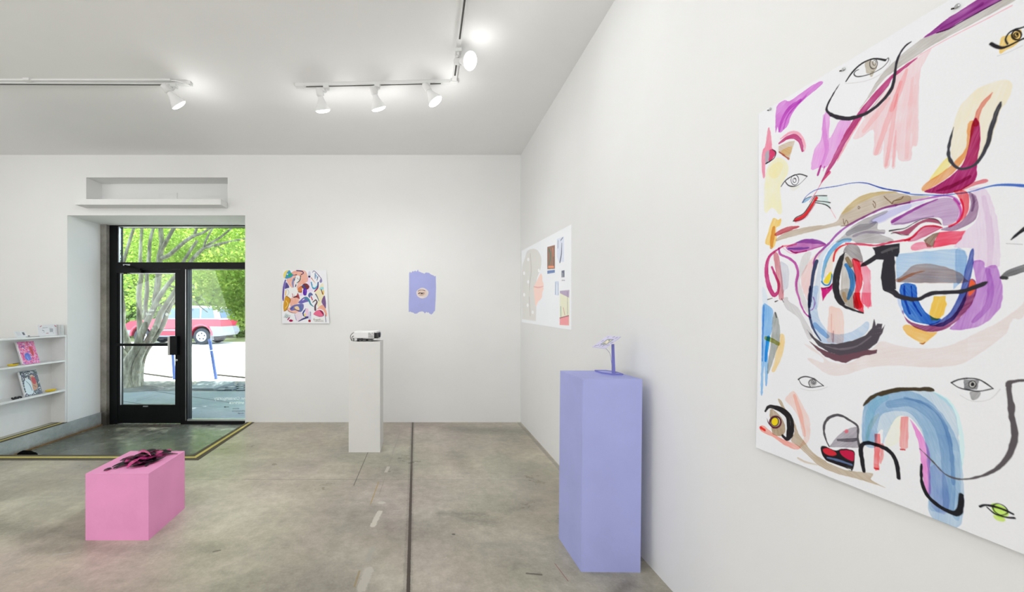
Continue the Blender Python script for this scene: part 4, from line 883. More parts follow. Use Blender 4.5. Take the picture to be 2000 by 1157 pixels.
(1,(180,120,185),1.0,1,0,1,[403,1328,5.2,415,1361,6.5,403,1399,5.2,386,1409,3.3]),
(0,(246,218,208),1.0,1,0,1,[598,1038,567,1052,528,1112,515,1184,488,1188,474,1221,468,1159,501,1095,541,1048]),
(1,(112,172,220),1.0,1,0,1,[616,1018,18.0,579,1015,23.5,535,1040,26.6,495,1087,25.7,473,1146,20.5,462,1199,13.7,459,1240,8.2]),
(1,(215,47,57),1.0,1,1,1,[604,1039,7.7,567,1045,10.5,535,1073,12.0,525,1125,10.0]),
(0,(244,210,60),1.0,1,1,1,[501,1190,515,1188,511,1224,495,1253,468,1244,474,1221]),
(1,(40,130,190),1.0,1,1,1,[456,1236,6.9,474,1258,9.6,501,1257,9.4,515,1218,6.7,516,1198,4.0]),
(0,(200,30,125),1.0,0,1,1,[452,1271,488,1283,520,1252,518,1285,488,1317,463,1354]),
(1,(130,15,70),1.0,1,1,1,[461,1278,6.9,501,1274,9.4,520,1255,6.7]),
(0,(192,188,184),1.0,1,0,1,[585,1094,628,1126,646,1230,640,1293,664,1393,634,1407,579,1391,567,1354,570,1223]),
(0,(192,188,184),0.9,1,0,1,[560,1298,623,1296,645,1397,600,1381,572,1359]),
(1,(60,132,216),0.95,1,0,1,[595,1154,15.6,627,1215,32.0,630,1279,28.1,607,1345,14.2]),
(1,(150,128,98),0.9,1,0,1,[601,1119,22.0,622,1163,19.2]),
(1,(226,194,156),0.8,1,0,1,[584,1315,22.1,595,1355,16.9]),
(0,(220,72,88),1.0,1,0,1,[628,1126,664,1143,675,1201,681,1264,664,1326,681,1393,646,1393,646,1280,640,1204]),
(0,(216,62,82),1.0,0,0,1,[639,1314,669,1316,669,1357,688,1386,687,1426,639,1397,634,1338]),
(0,(241,154,174),1.0,0,0,1,[634,1123,687,1152,720,1200,720,1298,726,1390,698,1393,675,1364,687,1264,670,1200]),
(0,(239,154,174),1.0,0,0,1,[677,1316,723,1319,724,1375,710,1401,693,1380,672,1380]),
(1,(46,44,50),1.0,1,1,1,[585,1087,9.1,568,1118,28.9,551,1175,38.3,541,1233,39.8,541,1293,37.2,557,1343,29.0,579,1374,22.2]),
(1,(46,44,50),1.0,1,1,1,[535,1309,12.3,548,1346,20.8,583,1384,15.6,634,1408,14.1,685,1426,5.7]),
(0,(239,203,194),1.0,1,0,1,[506,1388,542,1395,566,1402,583,1444,586,1528,580,1594,530,1598,493,1594,493,1519,499,1444]),
(1,(170,130,140),0.6,1,0,1,[527,1530,6.2,527,1592,9.9]),
(1,(215,170,168),0.5,1,0,1,[515,1432,5.0,518,1580,6.2]),
(0,(108,74,87),1.0,0,1,1,[382,1599,442,1633,506,1656,566,1662,656,1636,709,1620,729,1623,754,1618,754,1638,698,1655,634,1685,600,1708,542,1701,481,1683,429,1644]),
(0,(80,74,84),1.0,0,1,1,[365,1527,416,1574,468,1606,554,1602,634,1579,698,1546,729,1505,739,1460,747,1493,754,1482,778,1481,774,1509,789,1487,778,1525,754,1582,719,1619,656,1642,566,1668,506,1656,442,1623,396,1575]),
(1,(115,108,118),0.5,1,1,1,[481,1620,6.3,566,1632,9.7,656,1607,8.2,724,1550,5.6]),
(1,(205,205,207),1.0,1,0,0,[327,1900,1.7,389,1902,1.6,455,1883,1.6,499,1859,1.6]),
(0,(188,188,190),1.0,1,0,0,[435,1842,431,1856,422,1867,409,1873,397,1872,387,1863,384,1850,387,1836,397,1825,409,1819,422,1821,431,1829]),
(1,(38,35,42),1.0,1,1,0,[312,1846,9.4,334,1829,8.0,369,1819,7.9,416,1826,6.5,449,1843,5.7,474,1857,6.3]),
(1,(38,35,42),1.0,1,1,0,[316,1845,4.7,334,1872,6.0,369,1882,6.6,409,1878,6.5,449,1865,5.1,471,1858,3.2]),
(1,(38,35,42),1.0,1,1,0,[416,1824,3.9,389,1840,5.2,382,1857,5.2,393,1878,5.9]),
(1,(38,35,42),1.0,1,0,0,[426,1843,2.3,424,1850,2.3,419,1856,2.3,413,1858,2.3,406,1858,2.3,401,1854,2.3,399,1848,2.3,401,1841,2.3,406,1835,2.3,413,1833,2.3,419,1833,2.3,424,1837,2.3,426,1843,2.3]),
(1,(38,35,42),1.0,1,0,0,[418,1846,1.3,417,1849,1.3,415,1851,1.3,413,1852,1.3,410,1852,1.3,408,1850,1.3,407,1848,1.3,408,1845,1.3,410,1843,1.3,413,1842,1.3,415,1842,1.3,417,1843,1.3,418,1846,1.3]),
(0,(132,182,230),1.0,1,0,1,[37,1365,93,1381,118,1410,114,1461,110,1548,85,1608,76,1682,85,1754,80,1909,67,1918,59,1794,50,1832,46,1981,31,1984,32,1760,32,1536]),
(1,(70,130,210),0.6,1,0,1,[46,1372,10.4,41,1536,11.9,39,1759,7.4]),
(1,(32,142,220),0.9,1,0,1,[85,1593,27.8,72,1682,25.0,66,1756,16.2]),
(0,(162,167,167),1.0,1,0,1,[135,1417,155,1453,174,1545,168,1631,143,1690,118,1765,83,1846,85,1754,102,1650,110,1548,118,1454]),
(1,(84,84,84),1.0,1,1,1,[135,1421,7.2,145,1453,11.5]),
(0,(245,203,146),1.0,1,0,1,[176,1566,206,1572,207,1642,184,1729,151,1796,131,1824,114,1816,135,1748,151,1661,172,1616]),
(1,(160,160,70),0.9,1,0,1,[67,1598,26.5,118,1613,28.9,164,1631,24.2]),
(0,(251,208,203),1.0,1,0,1,[241,1961,282,1924,322,1969,364,2032,393,2080,397,2173,381,2225,330,2266,364,2183,330,2104,278,2036,223,1998]),
(1,(250,184,174),0.7,1,0,1,[287,1952,19.7,330,2064,29.1,360,2184,19.1]),
(0,(187,171,149),1.0,1,0,1,[166,2002,190,2005,232,2063,287,2116,322,2188,356,2217,413,2270,506,2298,606,2305,698,2283,747,2271,735,2303,759,2313,804,2321,735,2323,646,2332,564,2343,461,2338,381,2297,313,2263,269,2245,296,2171,241,2103,195,2047]),
(1,(205,192,175),0.8,1,0,1,[322,2341,11.3,373,2347,12.7,445,2336,6.2]),
(0,(245,164,154),1.0,1,0,1,[33,2219,65,2210,126,2237,204,2256,278,2258,339,2267,296,2294,214,2287,146,2266,44,2252]),
(1,(225,64,54),0.9,1,0,1,[40,2228,19.8,70,2237,14.2]),
(0,(172,152,128),1.0,1,0,1,[106,2085,175,2102,223,2158,214,2228,146,2248,126,2228]),
(1,(92,32,52),1.0,1,1,0,[194,2147,11.9,188,2168,11.9,172,2186,12.0,151,2197,12.1,129,2198,12.2,113,2188,12.3,107,2170,12.3,113,2150,12.3,129,2131,12.2,151,2121,12.1,172,2120,12.0,188,2130,11.9,194,2147,11.9]),
(1,(92,32,52),1.0,1,1,1,[85,2151,2.7,101,2183,7.9,136,2203,8.7]),
(0,(240,206,32),1.0,1,1,0,[172,2150,169,2165,159,2178,146,2185,133,2185,123,2178,119,2165,123,2150,133,2137,146,2130,159,2130,169,2138]),
(1,(38,35,42),1.0,1,1,0,[174,2150,6.0,171,2165,6.0,160,2179,6.0,146,2187,6.1,132,2187,6.1,121,2179,6.1,117,2165,6.1,121,2149,6.1,132,2136,6.1,146,2128,6.1,160,2128,6.0,171,2136,6.0,174,2150,6.0]),
(1,(38,35,38),1.0,1,1,1,[70,2106,10.7,96,2069,21.2,146,2062,29.4,204,2070,40.7,251,2100,48.3,264,2155,53.0,260,2206,48.1,241,2245,25.1,209,2234,20.3]),
(0,(162,157,167),1.0,0,0,1,[517,2206,550,2149,592,2093,633,2063,663,2049,666,2093,674,2160,592,2184]),
(1,(100,96,106),0.8,1,0,1,[564,2152,10.3,626,2133,18.5,666,2114,14.0]),
(0,(222,92,112),0.8,1,1,0,[620,2085,619,2091,615,2096,609,2100,604,2100,600,2097,599,2091,600,2085,604,2080,609,2077,615,2077,619,2080]),
(1,(82,79,86),1.0,1,1,1,[515,2204,6.0,491,2160,12.1,482,2102,13.7,499,2052,15.1,536,2019,14.8,578,2008,14.6,620,2021,11.4,666,2044,11.2,669,2106,11.2,679,2152,13.9]),
(0,(35,30,35),1.0,1,1,1,[468,2220,491,2209,521,2214,557,2213,585,2193,626,2183,653,2188,656,2236,643,2298,606,2294,550,2293,499,2290,472,2257]),
(0,(205,46,60),1.0,1,1,1,[480,2232,506,2217,550,2223,557,2239,521,2256,488,2252]),
(0,(190,30,72),1.0,1,1,1,[578,2206,626,2190,650,2196,650,2239,620,2242,585,2226]),
(1,(90,110,150),0.8,1,1,1,[506,2272,9.0,564,2266,13.2,640,2264,9.9]),
(1,(240,240,242),1.0,1,1,1,[506,2297,6.0,564,2299,6.6,636,2295,5.7]),
(1,(36,34,40),1.0,1,1,1,[703,2275,15.2,695,2229,23.5,685,2170,23.6,695,2133,20.7,723,2117,19.1,759,2115,18.8,804,2120,18.4]),
(0,(231,126,130),1.0,0,0,1,[750,2061,774,2054,777,2086,774,2237,759,2249,750,2236]),
(1,(236,156,156),1.0,1,0,1,[785,2110,18.6,784,2164,14.6,780,2205,5.3]),
(1,(200,55,65),1.0,1,0,1,[753,2240,5.4,770,2238,6.7]),
(0,(158,188,213),0.5,1,0,1,[692,2121,692,2016,695,1932,717,1879,759,1840,781,1852,856,1811,926,1793,985,1794,1035,1820,1065,1868,1076,1934,1082,2017,1088,2122,1091,2227,1088,2335,1076,2345,1053,2329,1011,2342,985,2338,982,2227,979,2147,960,2032,940,1981,906,1940,871,1936,842,1956,812,2026,792,2093,781,2169,788,2030,759,2065,750,2103]),
(1,(160,188,216),0.75,1,0,1,[726,2105,73.3,726,2000,77.0,745,1929,86.3,792,1885,97.7,849,1864,103.7,902,1861,105.1,953,1891,106.5,998,1956,112.0,1023,2036,118.5,1034,2142,124.0,1040,2250,125.2,1038,2337,117.5]),
(1,(145,170,205),0.45,1,0,1,[812,1894,35.2,892,1863,42.3,960,1885,49.0,1017,1951,47.5,1041,2061,46.9,1050,2198,46.7,1050,2307,38.9]),
(1,(175,215,225),0.6,1,0,1,[717,2098,20.5,720,2001,34.2,741,1915,40.6,794,1856,33.0]),
(1,(120,150,195),0.35,1,0,1,[878,1845,11.9,966,1859,13.0,1023,1918,14.2,1053,2026,14.0,1065,2192,12.4]),
(1,(200,205,190),0.5,1,0,1,[710,2107,11.0,735,2011,20.4,765,1956,13.4]),
(0,(206,233,241),1.0,1,0,1,[985,1794,1035,1812,1071,1859,1091,1938,1099,2026,1091,2136,1085,2031,1076,1934,1053,1855]),
(0,(226,148,212),1.0,1,0,1,[899,1942,933,1983,960,2032,979,2083,982,2162,985,2274,966,2258,950,2158,940,2063,920,1995]),
(0,(175,172,215),0.5,1,0,1,[982,2146,1035,2158,1053,2321,992,2327]),
(0,(70,60,45),1.0,1,1,1,[692,1929,704,1895,741,1854,804,1817,856,1798,926,1785,973,1775,992,1785,982,1795,913,1804,842,1825,781,1856,759,1860,723,1898]),
(0,(235,154,154),1.0,0,0,1,[863,1942,895,1934,895,2086,874,2106,862,2089]),
(1,(190,52,62),1.0,1,0,1,[866,2104,6.0,883,2100,6.8]),
(0,(246,232,222),1.0,1,0,1,[842,1956,862,1943,862,2063,804,2107,812,2026]),
(1,(36,34,40),1.0,1,1,1,[781,2119,19.6,819,2129,21.0,845,2163,20.8,856,2211,20.7,860,2248,18.9]),
(1,(32,32,38),1.0,1,1,1,[950,2146,9.9,952,2223,13.1,973,2280,16.2,1011,2310,17.5,1053,2321,20.2,1079,2316,23.0,1091,2288,21.3,1093,2229,18.2]),
(1,(92,86,92),1.0,1,1,1,[943,2076,4.1,992,2118,5.6,1035,2158,6.3,1082,2163,7.6,1132,2138,8.9,1185,2091,11.5,1220,2035,15.5,1241,1972,19.5,1248,1907,19.4,1239,1847,18.1,1237,1806,21.0,1232,1765,16.8,1229,1716,16.8,1248,1702,12.5,1267,1696,11.0,1308,1689,10.7]),
(1,(208,208,210),1.0,1,0,0,[1082,1791,1.5,1121,1809,1.5,1174,1791,1.5,1205,1742,1.4]),
(0,(122,122,127),1.0,0,0,1,[1093,1721,1143,1713,1135,1755,1110,1763,1095,1758]),
(0,(166,166,168),1.0,1,0,1,[1113,1770,1146,1764,1143,1786,1127,1802,1119,1799]),
(1,(38,35,42),1.0,1,1,0,[1052,1741,5.4,1076,1723,6.1,1110,1712,6.0,1143,1713,5.9,1169,1730,5.1,1184,1743,4.3]),
(1,(38,35,42),1.0,1,1,0,[1052,1741,3.9,1076,1758,4.6,1110,1763,6.0,1143,1762,5.2,1184,1743,4.3]),
(0,(200,200,200),1.0,1,1,0,[1134,1734,1133,1743,1128,1751,1121,1754,1115,1753,1110,1747,1108,1739,1110,1729,1115,1722,1121,1718,1128,1720,1133,1725]),
(1,(38,35,42),1.0,1,1,0,[1133,1734,4.5,1131,1742,4.5,1127,1749,4.5,1121,1752,4.5,1116,1751,4.5,1111,1746,4.5,1110,1738,4.5,1111,1730,4.5,1116,1724,4.5,1121,1721,4.5,1127,1722,4.5,1131,1727,4.5,1133,1734,4.5]),
(0,(38,35,42),1.0,1,1,0,[1128,1735,1127,1740,1125,1743,1121,1745,1118,1745,1116,1742,1115,1737,1116,1733,1118,1729,1121,1727,1125,1728,1127,1731]),
(0,(182,226,86),1.0,1,0,1,[1187,2227,1205,2215,1232,2227,1234,2250,1210,2270,1192,2253]),
(0,(202,226,126),1.0,1,0,1,[1195,2266,1225,2266,1222,2281,1207,2285,1197,2280]),
(1,(38,35,42),1.0,1,1,0,[1153,2251,8.8,1167,2238,8.7,1195,2231,10.0,1225,2231,8.4,1248,2236,8.3]),
(1,(38,35,42),1.0,1,1,0,[1174,2244,4.4,1195,2259,7.2,1215,2260,7.1,1234,2257,7.0,1252,2250,8.3]),
(1,(38,35,42),1.0,1,1,0,[1190,2229,4.3,1205,2214,4.3,1225,2217,4.2,1234,2236,4.2,1215,2257,4.2,1195,2249,4.3,1190,2229,4.3]),
]
COLLAGE=[
(0,(241,172,152),1.0,1,0,1,[104,213,242,60,380,15,579,15,647,122,647,275,548,336,456,382,364,458,395,321,456,168,334,152,273,443,150,351]),
(0,(228,208,237),1.0,1,0,1,[640,183,732,198,701,397,793,519,640,550,487,642,426,611,624,443]),
(0,(241,222,184),1.0,1,0,1,[823,535,915,458,1037,321,1068,550,1053,734,946,887,885,887,915,703,854,581]),
(0,(70,150,195),1.0,1,1,1,[43,168,89,45,181,7,227,76,280,122,227,183,89,221]),
(0,(228,214,120),1.0,1,1,1,[28,91,89,22,166,11,104,76,66,190,28,198]),
(0,(60,165,95),1.0,1,1,1,[135,145,211,76,250,106,181,168]),
(0,(240,240,240),1.0,1,1,0,[141,106,139,116,132,122,123,125,113,122,107,116,104,106,107,97,113,90,123,88,132,90,139,97]),
(1,(80,45,95),1.0,1,1,1,[372,15,24.5,502,30,27.5,548,76,21.4,487,114,21.4]),
(1,(85,35,70),1.0,1,1,1,[280,129,12.2,364,119,21.4]),
(1,(130,140,192),1.0,1,1,1,[288,213,36.7,257,321,45.9,273,420,27.5]),
(1,(50,60,70),1.0,1,1,1,[334,168,15.3,300,259,21.4]),
(1,(70,85,85),1.0,1,1,1,[471,137,18.4,441,259,24.5,364,321,15.3]),
(0,(240,240,238),1.0,1,1,1,[334,183,380,152,441,168,426,244,349,305,318,259]),
(1,(160,60,80),1.0,1,1,1,[380,198,9.2,410,236,9.2]),
(0,(80,50,75),1.0,1,1,1,[311,428,341,343,349,397]),
(0,(212,132,86),1.0,1,1,1,[372,473,487,382,502,504,487,568,410,535]),
(1,(120,60,30),1.0,1,1,1,[387,535,15.3,456,550,18.4,499,519,12.2]),
(0,(122,58,66),1.0,1,1,1,[487,397,548,336,624,336,686,397,670,458,609,489,548,473,502,443]),
(1,(40,82,152),1.0,1,1,1,[525,382,30.6,591,466,30.6]),
(0,(80,36,165),1.0,1,1,1,[533,473,617,473,609,623,533,611]),
(1,(150,90,215),1.0,1,1,1,[582,481,12.2,579,611,12.2]),
(0,(205,205,226),1.0,1,1,1,[678,60,701,30,732,60,724,145,670,145]),
(0,(60,48,88),1.0,1,1,1,[670,145,724,145,716,186,670,180]),
(0,(110,90,172),1.0,1,1,1,[5,703,9,428,51,259,89,259,51,473,46,764]),
(0,(88,78,140),1.0,1,1,1,[58,451,89,305,173,428,89,470]),
(1,(130,130,200),1.0,1,1,1,[66,290,15.3,58,428,15.3]),
(0,(238,238,242),1.0,1,1,1,[66,481,227,443,364,458,395,565,334,657,211,703,104,657]),
(1,(120,130,150),1.0,1,1,0,[66,504,6.1,135,489,6.1,166,565,6.1,120,642,6.1]),
(1,(226,184,84),1.0,1,1,1,[89,519,24.5,83,619,27.5]),
(1,(202,60,92),1.0,1,1,1,[250,581,12.2,270,642,13.8,250,665,9.2]),
(0,(60,60,60),1.0,1,1,0,[311,626,310,630,307,633,303,634,299,633,297,630,296,626,297,623,299,620,303,619,307,620,310,623]),
(0,(172,80,85),1.0,1,1,1,[288,665,364,626,395,565,449,718,380,691]),
(1,(45,25,30),1.0,1,1,1,[273,672,12.2,334,672,24.5,395,642,9.2]),
(0,(207,152,48),1.0,1,1,1,[89,642,204,718,181,841,120,978,51,1017,40,856]),
(1,(160,95,40),1.0,1,1,1,[89,642,12.2,204,721,18.4,181,841,9.2,117,986,15.3,51,1017,15.3]),
(1,(240,200,110),1.0,1,1,1,[104,764,21.4,150,856,18.4,81,948,15.3]),
(0,(241,172,152),1.0,1,0,1,[211,703,410,703,418,810,334,856,211,917,135,963,181,1040,334,1073,456,1017,334,994,227,963]),
(1,(110,60,80),1.0,1,1,1,[127,978,9.2,196,1040,12.2,334,1073,9.2]),
(0,(112,112,176),1.0,1,1,1,[196,963,257,887,380,848,533,841,533,963,456,1043,334,994,242,1009]),
(0,(230,205,165),1.0,1,1,1,[296,925,395,894,433,986,341,986]),
(1,(60,40,70),1.0,1,1,1,[303,920,12.2,334,978,13.8,426,1012,13.8]),
(1,(60,60,140),1.0,1,1,1,[219,963,15.3,265,932,15.3]),
(1,(70,120,160),1.0,1,1,1,[456,887,21.4,487,1009,24.5]),
(0,(112,106,182),1.0,1,1,1,[410,802,548,672,640,672,701,764,579,802,487,833]),
(1,(70,142,162),1.0,1,1,1,[579,688,39.8,670,734,42.8,716,841,36.7,785,902,21.4]),
(1,(235,235,242),1.0,1,1,1,[517,749,15.3,556,718,18.4]),
(1,(28,60,152),1.0,1,1,1,[594,963,24.5,533,1040,33.7,517,1101,36.7,579,1162,33.7,640,1159,30.6]),
(0,(236,216,120),1.0,1,1,1,[540,1085,579,1073,586,1139,548,1150]),
(0,(229,216,231),1.0,1,1,1,[326,1085,456,1040,510,1116,441,1261,349,1261]),
(0,(235,200,225),1.0,1,1,1,[579,978,655,963,640,1131,586,1131]),
(1,(74,74,130),1.0,1,1,1,[395,1269,15.3,517,1208,39.8,655,1170,33.7]),
(1,(120,110,180),1.0,1,1,1,[311,1101,12.2,341,1238,12.2]),
(0,(196,206,211),1.0,0,1,1,[35,1177,89,1070,211,1131,166,1211]),
(1,(90,100,105),1.0,1,1,0,[136,1154,7.6,133,1166,7.6,124,1175,7.6,112,1179,7.6,100,1175,7.6,91,1166,7.6,87,1154,7.6,91,1142,7.6,100,1133,7.6,112,1130,7.6,124,1133,7.6,133,1142,7.6,136,1154,7.6]),
(1,(172,30,102),1.0,1,1,1,[135,1231,24.5,176,1180,24.5]),
(0,(166,20,82),1.0,1,1,1,[158,1254,211,1220,265,1254,211,1284]),
(1,(90,75,132),1.0,1,1,1,[785,60,9.2,831,22,15.3,930,114,16.8,1007,213,16.8]),
(0,(142,132,184),1.0,1,1,1,[958,262,1007,198,1025,275,992,316,961,302]),
(1,(70,122,172),1.0,1,1,1,[857,83,21.4,846,206,21.4]),
(1,(130,175,215),1.0,1,1,1,[877,122,24.5,900,198,24.5]),
(1,(80,90,140),1.0,1,1,1,[923,160,18.4,892,252,18.4]),
(1,(202,124,94),1.0,1,1,1,[750,198,27.5,793,259,13.8,846,324,7.6]),
(1,(82,152,197),1.0,1,1,1,[739,305,30.6,765,412,36.7,808,458,45.9,885,412,45.9,918,305,30.6]),
(1,(190,232,240),1.0,1,1,1,[770,397,15.3,823,428,21.4,892,366,15.3]),
(1,(152,40,112),1.0,1,1,1,[823,527,30.6,900,443,33.7,918,351,21.4]),
(1,(70,50,110),1.0,1,1,1,[900,428,21.4,923,305,21.4]),
(0,(152,212,222),1.0,1,1,1,[950,446,1037,415,1056,477,976,501]),
(1,(122,62,50),1.0,1,1,1,[992,481,21.4,1031,596,27.5]),
(1,(240,190,80),1.0,1,1,1,[1053,519,27.5,1050,596,27.5]),
(0,(96,106,166),1.0,1,1,1,[655,642,678,573,732,558,780,619,716,642,701,691]),
(1,(192,50,82),1.0,1,1,1,[732,657,24.5,765,737,24.5]),
(1,(90,96,116),1.0,1,1,1,[846,596,27.5,885,657,24.5,930,767,13.8]),
(1,(80,60,45),1.0,1,1,1,[774,798,18.4,846,737,27.5]),
(1,(98,76,88),1.0,1,1,1,[854,741,27.5,880,795,33.7,833,887,42.8,829,986,52.0]),
(0,(122,92,142),1.0,1,1,1,[996,779,1037,672,1083,639,1109,825,1086,963,1022,848]),
(0,(241,172,152),1.0,1,1,1,[869,971,1007,856,1083,948,1117,1085,1091,1154,1037,1009,946,960]),
(1,(64,60,100),1.0,1,1,1,[1071,1108,15.3,1068,1287,13.8]),
(0,(226,112,148),1.0,1,1,1,[774,1088,854,1009,946,986,1025,1040,1025,1131,946,1156,823,1125]),
(0,(142,42,82),1.0,1,1,1,[930,986,1022,1036,1033,1131,984,1070]),
(1,(110,50,110),1.0,1,1,1,[823,1119,6.1,930,1156,9.2,1022,1131,9.2]),
(0,(202,202,228),1.0,1,1,1,[655,1055,716,1040,701,1254,647,1254]),
(1,(90,80,110),1.0,1,1,1,[709,1040,12.2,701,1131,7.6]),
(0,(172,40,50),1.0,1,1,1,[640,1238,689,1231,689,1284,637,1281]),
(0,(240,238,234),1.0,0,1,0,[762,1177,1022,1177,1022,1300,762,1292]),
(1,(70,60,60),1.0,1,1,0,[790,1200,6.1,771,1215,6.1,777,1246,6.1,799,1241,6.1]),
(1,(70,60,60),1.0,1,1,0,[774,1223,6.1,796,1220,6.1]),
(1,(70,60,60),1.0,1,1,0,[811,1246,6.1,817,1223,6.1,829,1246,6.1]),
(1,(70,60,60),1.0,1,1,0,[842,1223,6.1,839,1261,6.1]),
(1,(70,60,60),1.0,1,1,0,[854,1223,6.1,866,1246,6.1,851,1254,6.1,863,1223,6.1]),
(1,(70,60,60),1.0,1,1,0,[881,1220,6.1,891,1241,6.1,903,1217,6.1,891,1266,6.1]),
(1,(70,60,60),1.0,1,1,0,[918,1208,6.1,933,1215,6.1,915,1241,6.1,940,1241,6.1]),
(1,(70,60,60),1.0,1,1,0,[943,1241,6.1,1007,1248,6.1]),
(1,(70,60,60),1.0,1,1,0,[793,1277,6.1,1007,1272,6.1]),
]
EYE_CUT_OUT=[
(0,(222,196,184),0.5,1,1,1,[225,545,402,538,428,623,389,663,271,669,218,623]),
(1,(120,90,75),1.0,1,1,1,[231,564,10.5,271,534,15.7,336,525,17.0,405,547,15.7]),
(1,(70,50,42),1.0,1,1,1,[234,630,7.9,264,604,26.2,323,613,36.7,378,604,23.6]),
(1,(150,120,105),0.6,1,1,1,[271,650,13.1,336,656,13.1,382,630,10.5]),
(0,(225,220,215),1.0,1,1,0,[297,613,296,618,292,621,288,622,283,621,280,618,279,613,280,608,283,605,288,604,292,605,296,608]),
(0,(225,215,210),1.0,1,1,0,[370,610,369,614,367,617,363,618,359,617,356,614,355,610,356,606,359,604,363,602,367,604,369,606]),
]
PROJECTED=[
(0,(207,207,206),1.0,1,1,1,[525,79,964,86,1364,169,1623,335,1659,465,1587,622,1364,769,1247,932,1168,1058,1247,1236,1287,1410,1271,1562,1255,1681,1247,1740,1224,1745,793,1745,101,1735,50,1729,40,1637,20,992,60,426,337,218]),
(0,(232,202,195),1.0,1,1,1,[1454,777,1623,705,1722,781,1729,864,1778,913,1819,977,1736,1000,1812,1029,1771,1075,1715,1134,1701,1211,1587,1269,1402,1316,1255,1414,1176,1277,1088,1031,1144,946,1247,888]),
(1,(214,172,168),1.0,1,1,1,[1088,965,22.1,1439,999,34.0,1798,992,16.3]),
(1,(190,188,186),0.5,1,1,1,[793,190,68.6,879,588,90.6,705,1031,92.4,793,1608,91.5]),
(1,(222,222,220),0.6,1,1,1,[616,700,32.6,705,1170,32.3]),
(0,(240,240,240),1.0,1,1,0,[705,304,694,323,661,334,616,334,571,322,537,302,525,279,537,260,571,249,616,250,661,262,694,282]),
(0,(240,240,240),1.0,1,1,0,[337,602,324,622,288,635,240,636,191,626,154,606,141,583,154,562,191,550,240,549,288,560,324,579]),
(0,(240,240,240),1.0,1,1,0,[1550,639,1541,657,1514,668,1477,669,1439,660,1412,643,1402,623,1412,605,1439,594,1477,593,1514,602,1541,619]),
(0,(240,240,240),1.0,1,1,0,[705,835,694,855,661,868,616,870,571,861,537,843,525,821,537,801,571,788,616,786,661,795,694,813]),
(0,(240,240,240),1.0,1,1,0,[337,1130,324,1152,288,1166,240,1170,191,1162,154,1144,141,1122,154,1100,191,1086,240,1083,288,1091,324,1108]),
(0,(240,240,240),1.0,1,1,0,[661,1388,649,1409,616,1424,571,1429,525,1423,491,1407,478,1385,491,1364,525,1349,571,1345,616,1351,649,1367]),
(0,(240,240,240),1.0,1,1,0,[1088,1551,1077,1571,1047,1585,1005,1591,964,1586,933,1571,922,1551,933,1531,964,1516,1005,1511,1047,1516,1077,1531]),
(0,(150,118,105),1.0,0,1,1,[2052,201,2507,228,2507,688,2052,655]),
(1,(90,130,115),1.0,1,1,1,[2160,259,38.9,2253,409,46.1,2160,570,38.9]),
(1,(210,140,110),1.0,1,1,1,[2385,278,30.2,2420,434,22.5]),
(1,(70,65,80),1.0,1,1,1,[2461,253,14.9,2444,643,22.5]),
(1,(225,150,120),1.0,1,1,1,[2128,615,39.0,2432,642,37.5]),
(1,(60,60,80),1.0,1,1,1,[2077,245,9.8,2077,599,11.8]),
(0,(112,132,178),1.0,0,1,1,[2052,684,2502,706,2502,762,2052,749]),
(0,(206,212,228),1.0,0,1,1,[2615,134,2984,145,2984,605,2713,583,2615,463]),
(1,(100,106,122),1.0,1,1,1,[2872,255,24.7,2851,446,46.0,2778,586,46.5]),
(1,(130,138,158),1.0,1,1,1,[2686,175,25.3,2670,308,25.4]),
(1,(120,128,150),1.0,1,1,1,[2923,159,24.5,2820,192,24.9]),
(0,(108,113,130),1.0,0,1,1,[2862,756,3009,756,3009,885,2862,880]),
(1,(225,225,230),1.0,1,1,1,[2923,807,14.0,2923,868,14.0]),
(1,(150,150,165),1.0,1,1,1,[2872,934,14.1,3024,942,13.8]),
(0,(196,206,224),1.0,0,1,1,[2519,930,2713,938,2713,1208,2502,1189]),
(1,(100,112,140),1.0,1,1,1,[2536,950,11.1,2536,1181,14.8]),
(1,(110,120,145),1.0,1,1,1,[2692,963,10.9,2702,1190,10.8]),
(1,(235,238,245),1.0,1,1,1,[2615,993,14.6,2615,1176,18.3]),
(0,(216,217,198),1.0,0,1,1,[2778,1122,3239,1125,3239,1743,2767,1757]),
(0,(172,158,184),1.0,0,1,1,[2778,1122,3239,1125,3225,1258,2778,1167]),
(1,(130,160,145),1.0,1,1,1,[2820,1418,28.4,2830,1595,28.4]),
(1,(200,150,150),1.0,1,1,1,[2949,1438,24.4,3024,1560,24.2]),
(1,(120,110,130),1.0,1,1,1,[3145,1153,13.6,3159,1560,13.5]),
(0,(224,152,158),1.0,0,1,1,[2767,1632,3216,1568,3216,1744,2767,1757]),
(1,(150,90,100),1.0,1,1,1,[2767,1628,17.9,3207,1573,16.8]),
]

# large painted paper on the right wall: u runs towards the viewer, v downwards
DL, TOPZ = 1437.0, 2050.0
us = [0.0]
while us[-1] < 1050.0:
    d = (DL - us[-1]) / 1000.0; us.append(us[-1] + max(0.75, 1000 * d * d / (FOCAL * RW) * 0.85))
us = np.array(us)
vs = np.linspace(4.0, 1190.0, 960)
im = rasterise(PAINTING, us, vs, (0.915, 0.92, 0.955), 1.3)
def pl(U, V):
    skew = -V * 0.0175
    bow = 4.0 + 10.0 * (np.clip((V - 500) / 690, 0, 1)) ** 2 + 2.0 * np.sin(U / 170.0) * np.clip(V / 600, 0, 1)
    edge = np.where(U < 60, (1 - U / 60.0) * 3.0, 0)
    return np.stack([RW - (bow + edge) / 1000.0, (DL - U) / 1000.0, (TOPZ - V) / 1000.0], -1)
pap = thing('painted_paper', 'large unframed watercolour paper of eyes and brush strokes on the right wall', 'painting', (RW, 0.9, 1.45))
hold(sheet('paper', us, vs, im, pl, (0.0006, 0, 0), paint_mat('painted_paper', 0.8, spec=0.12)), pap)
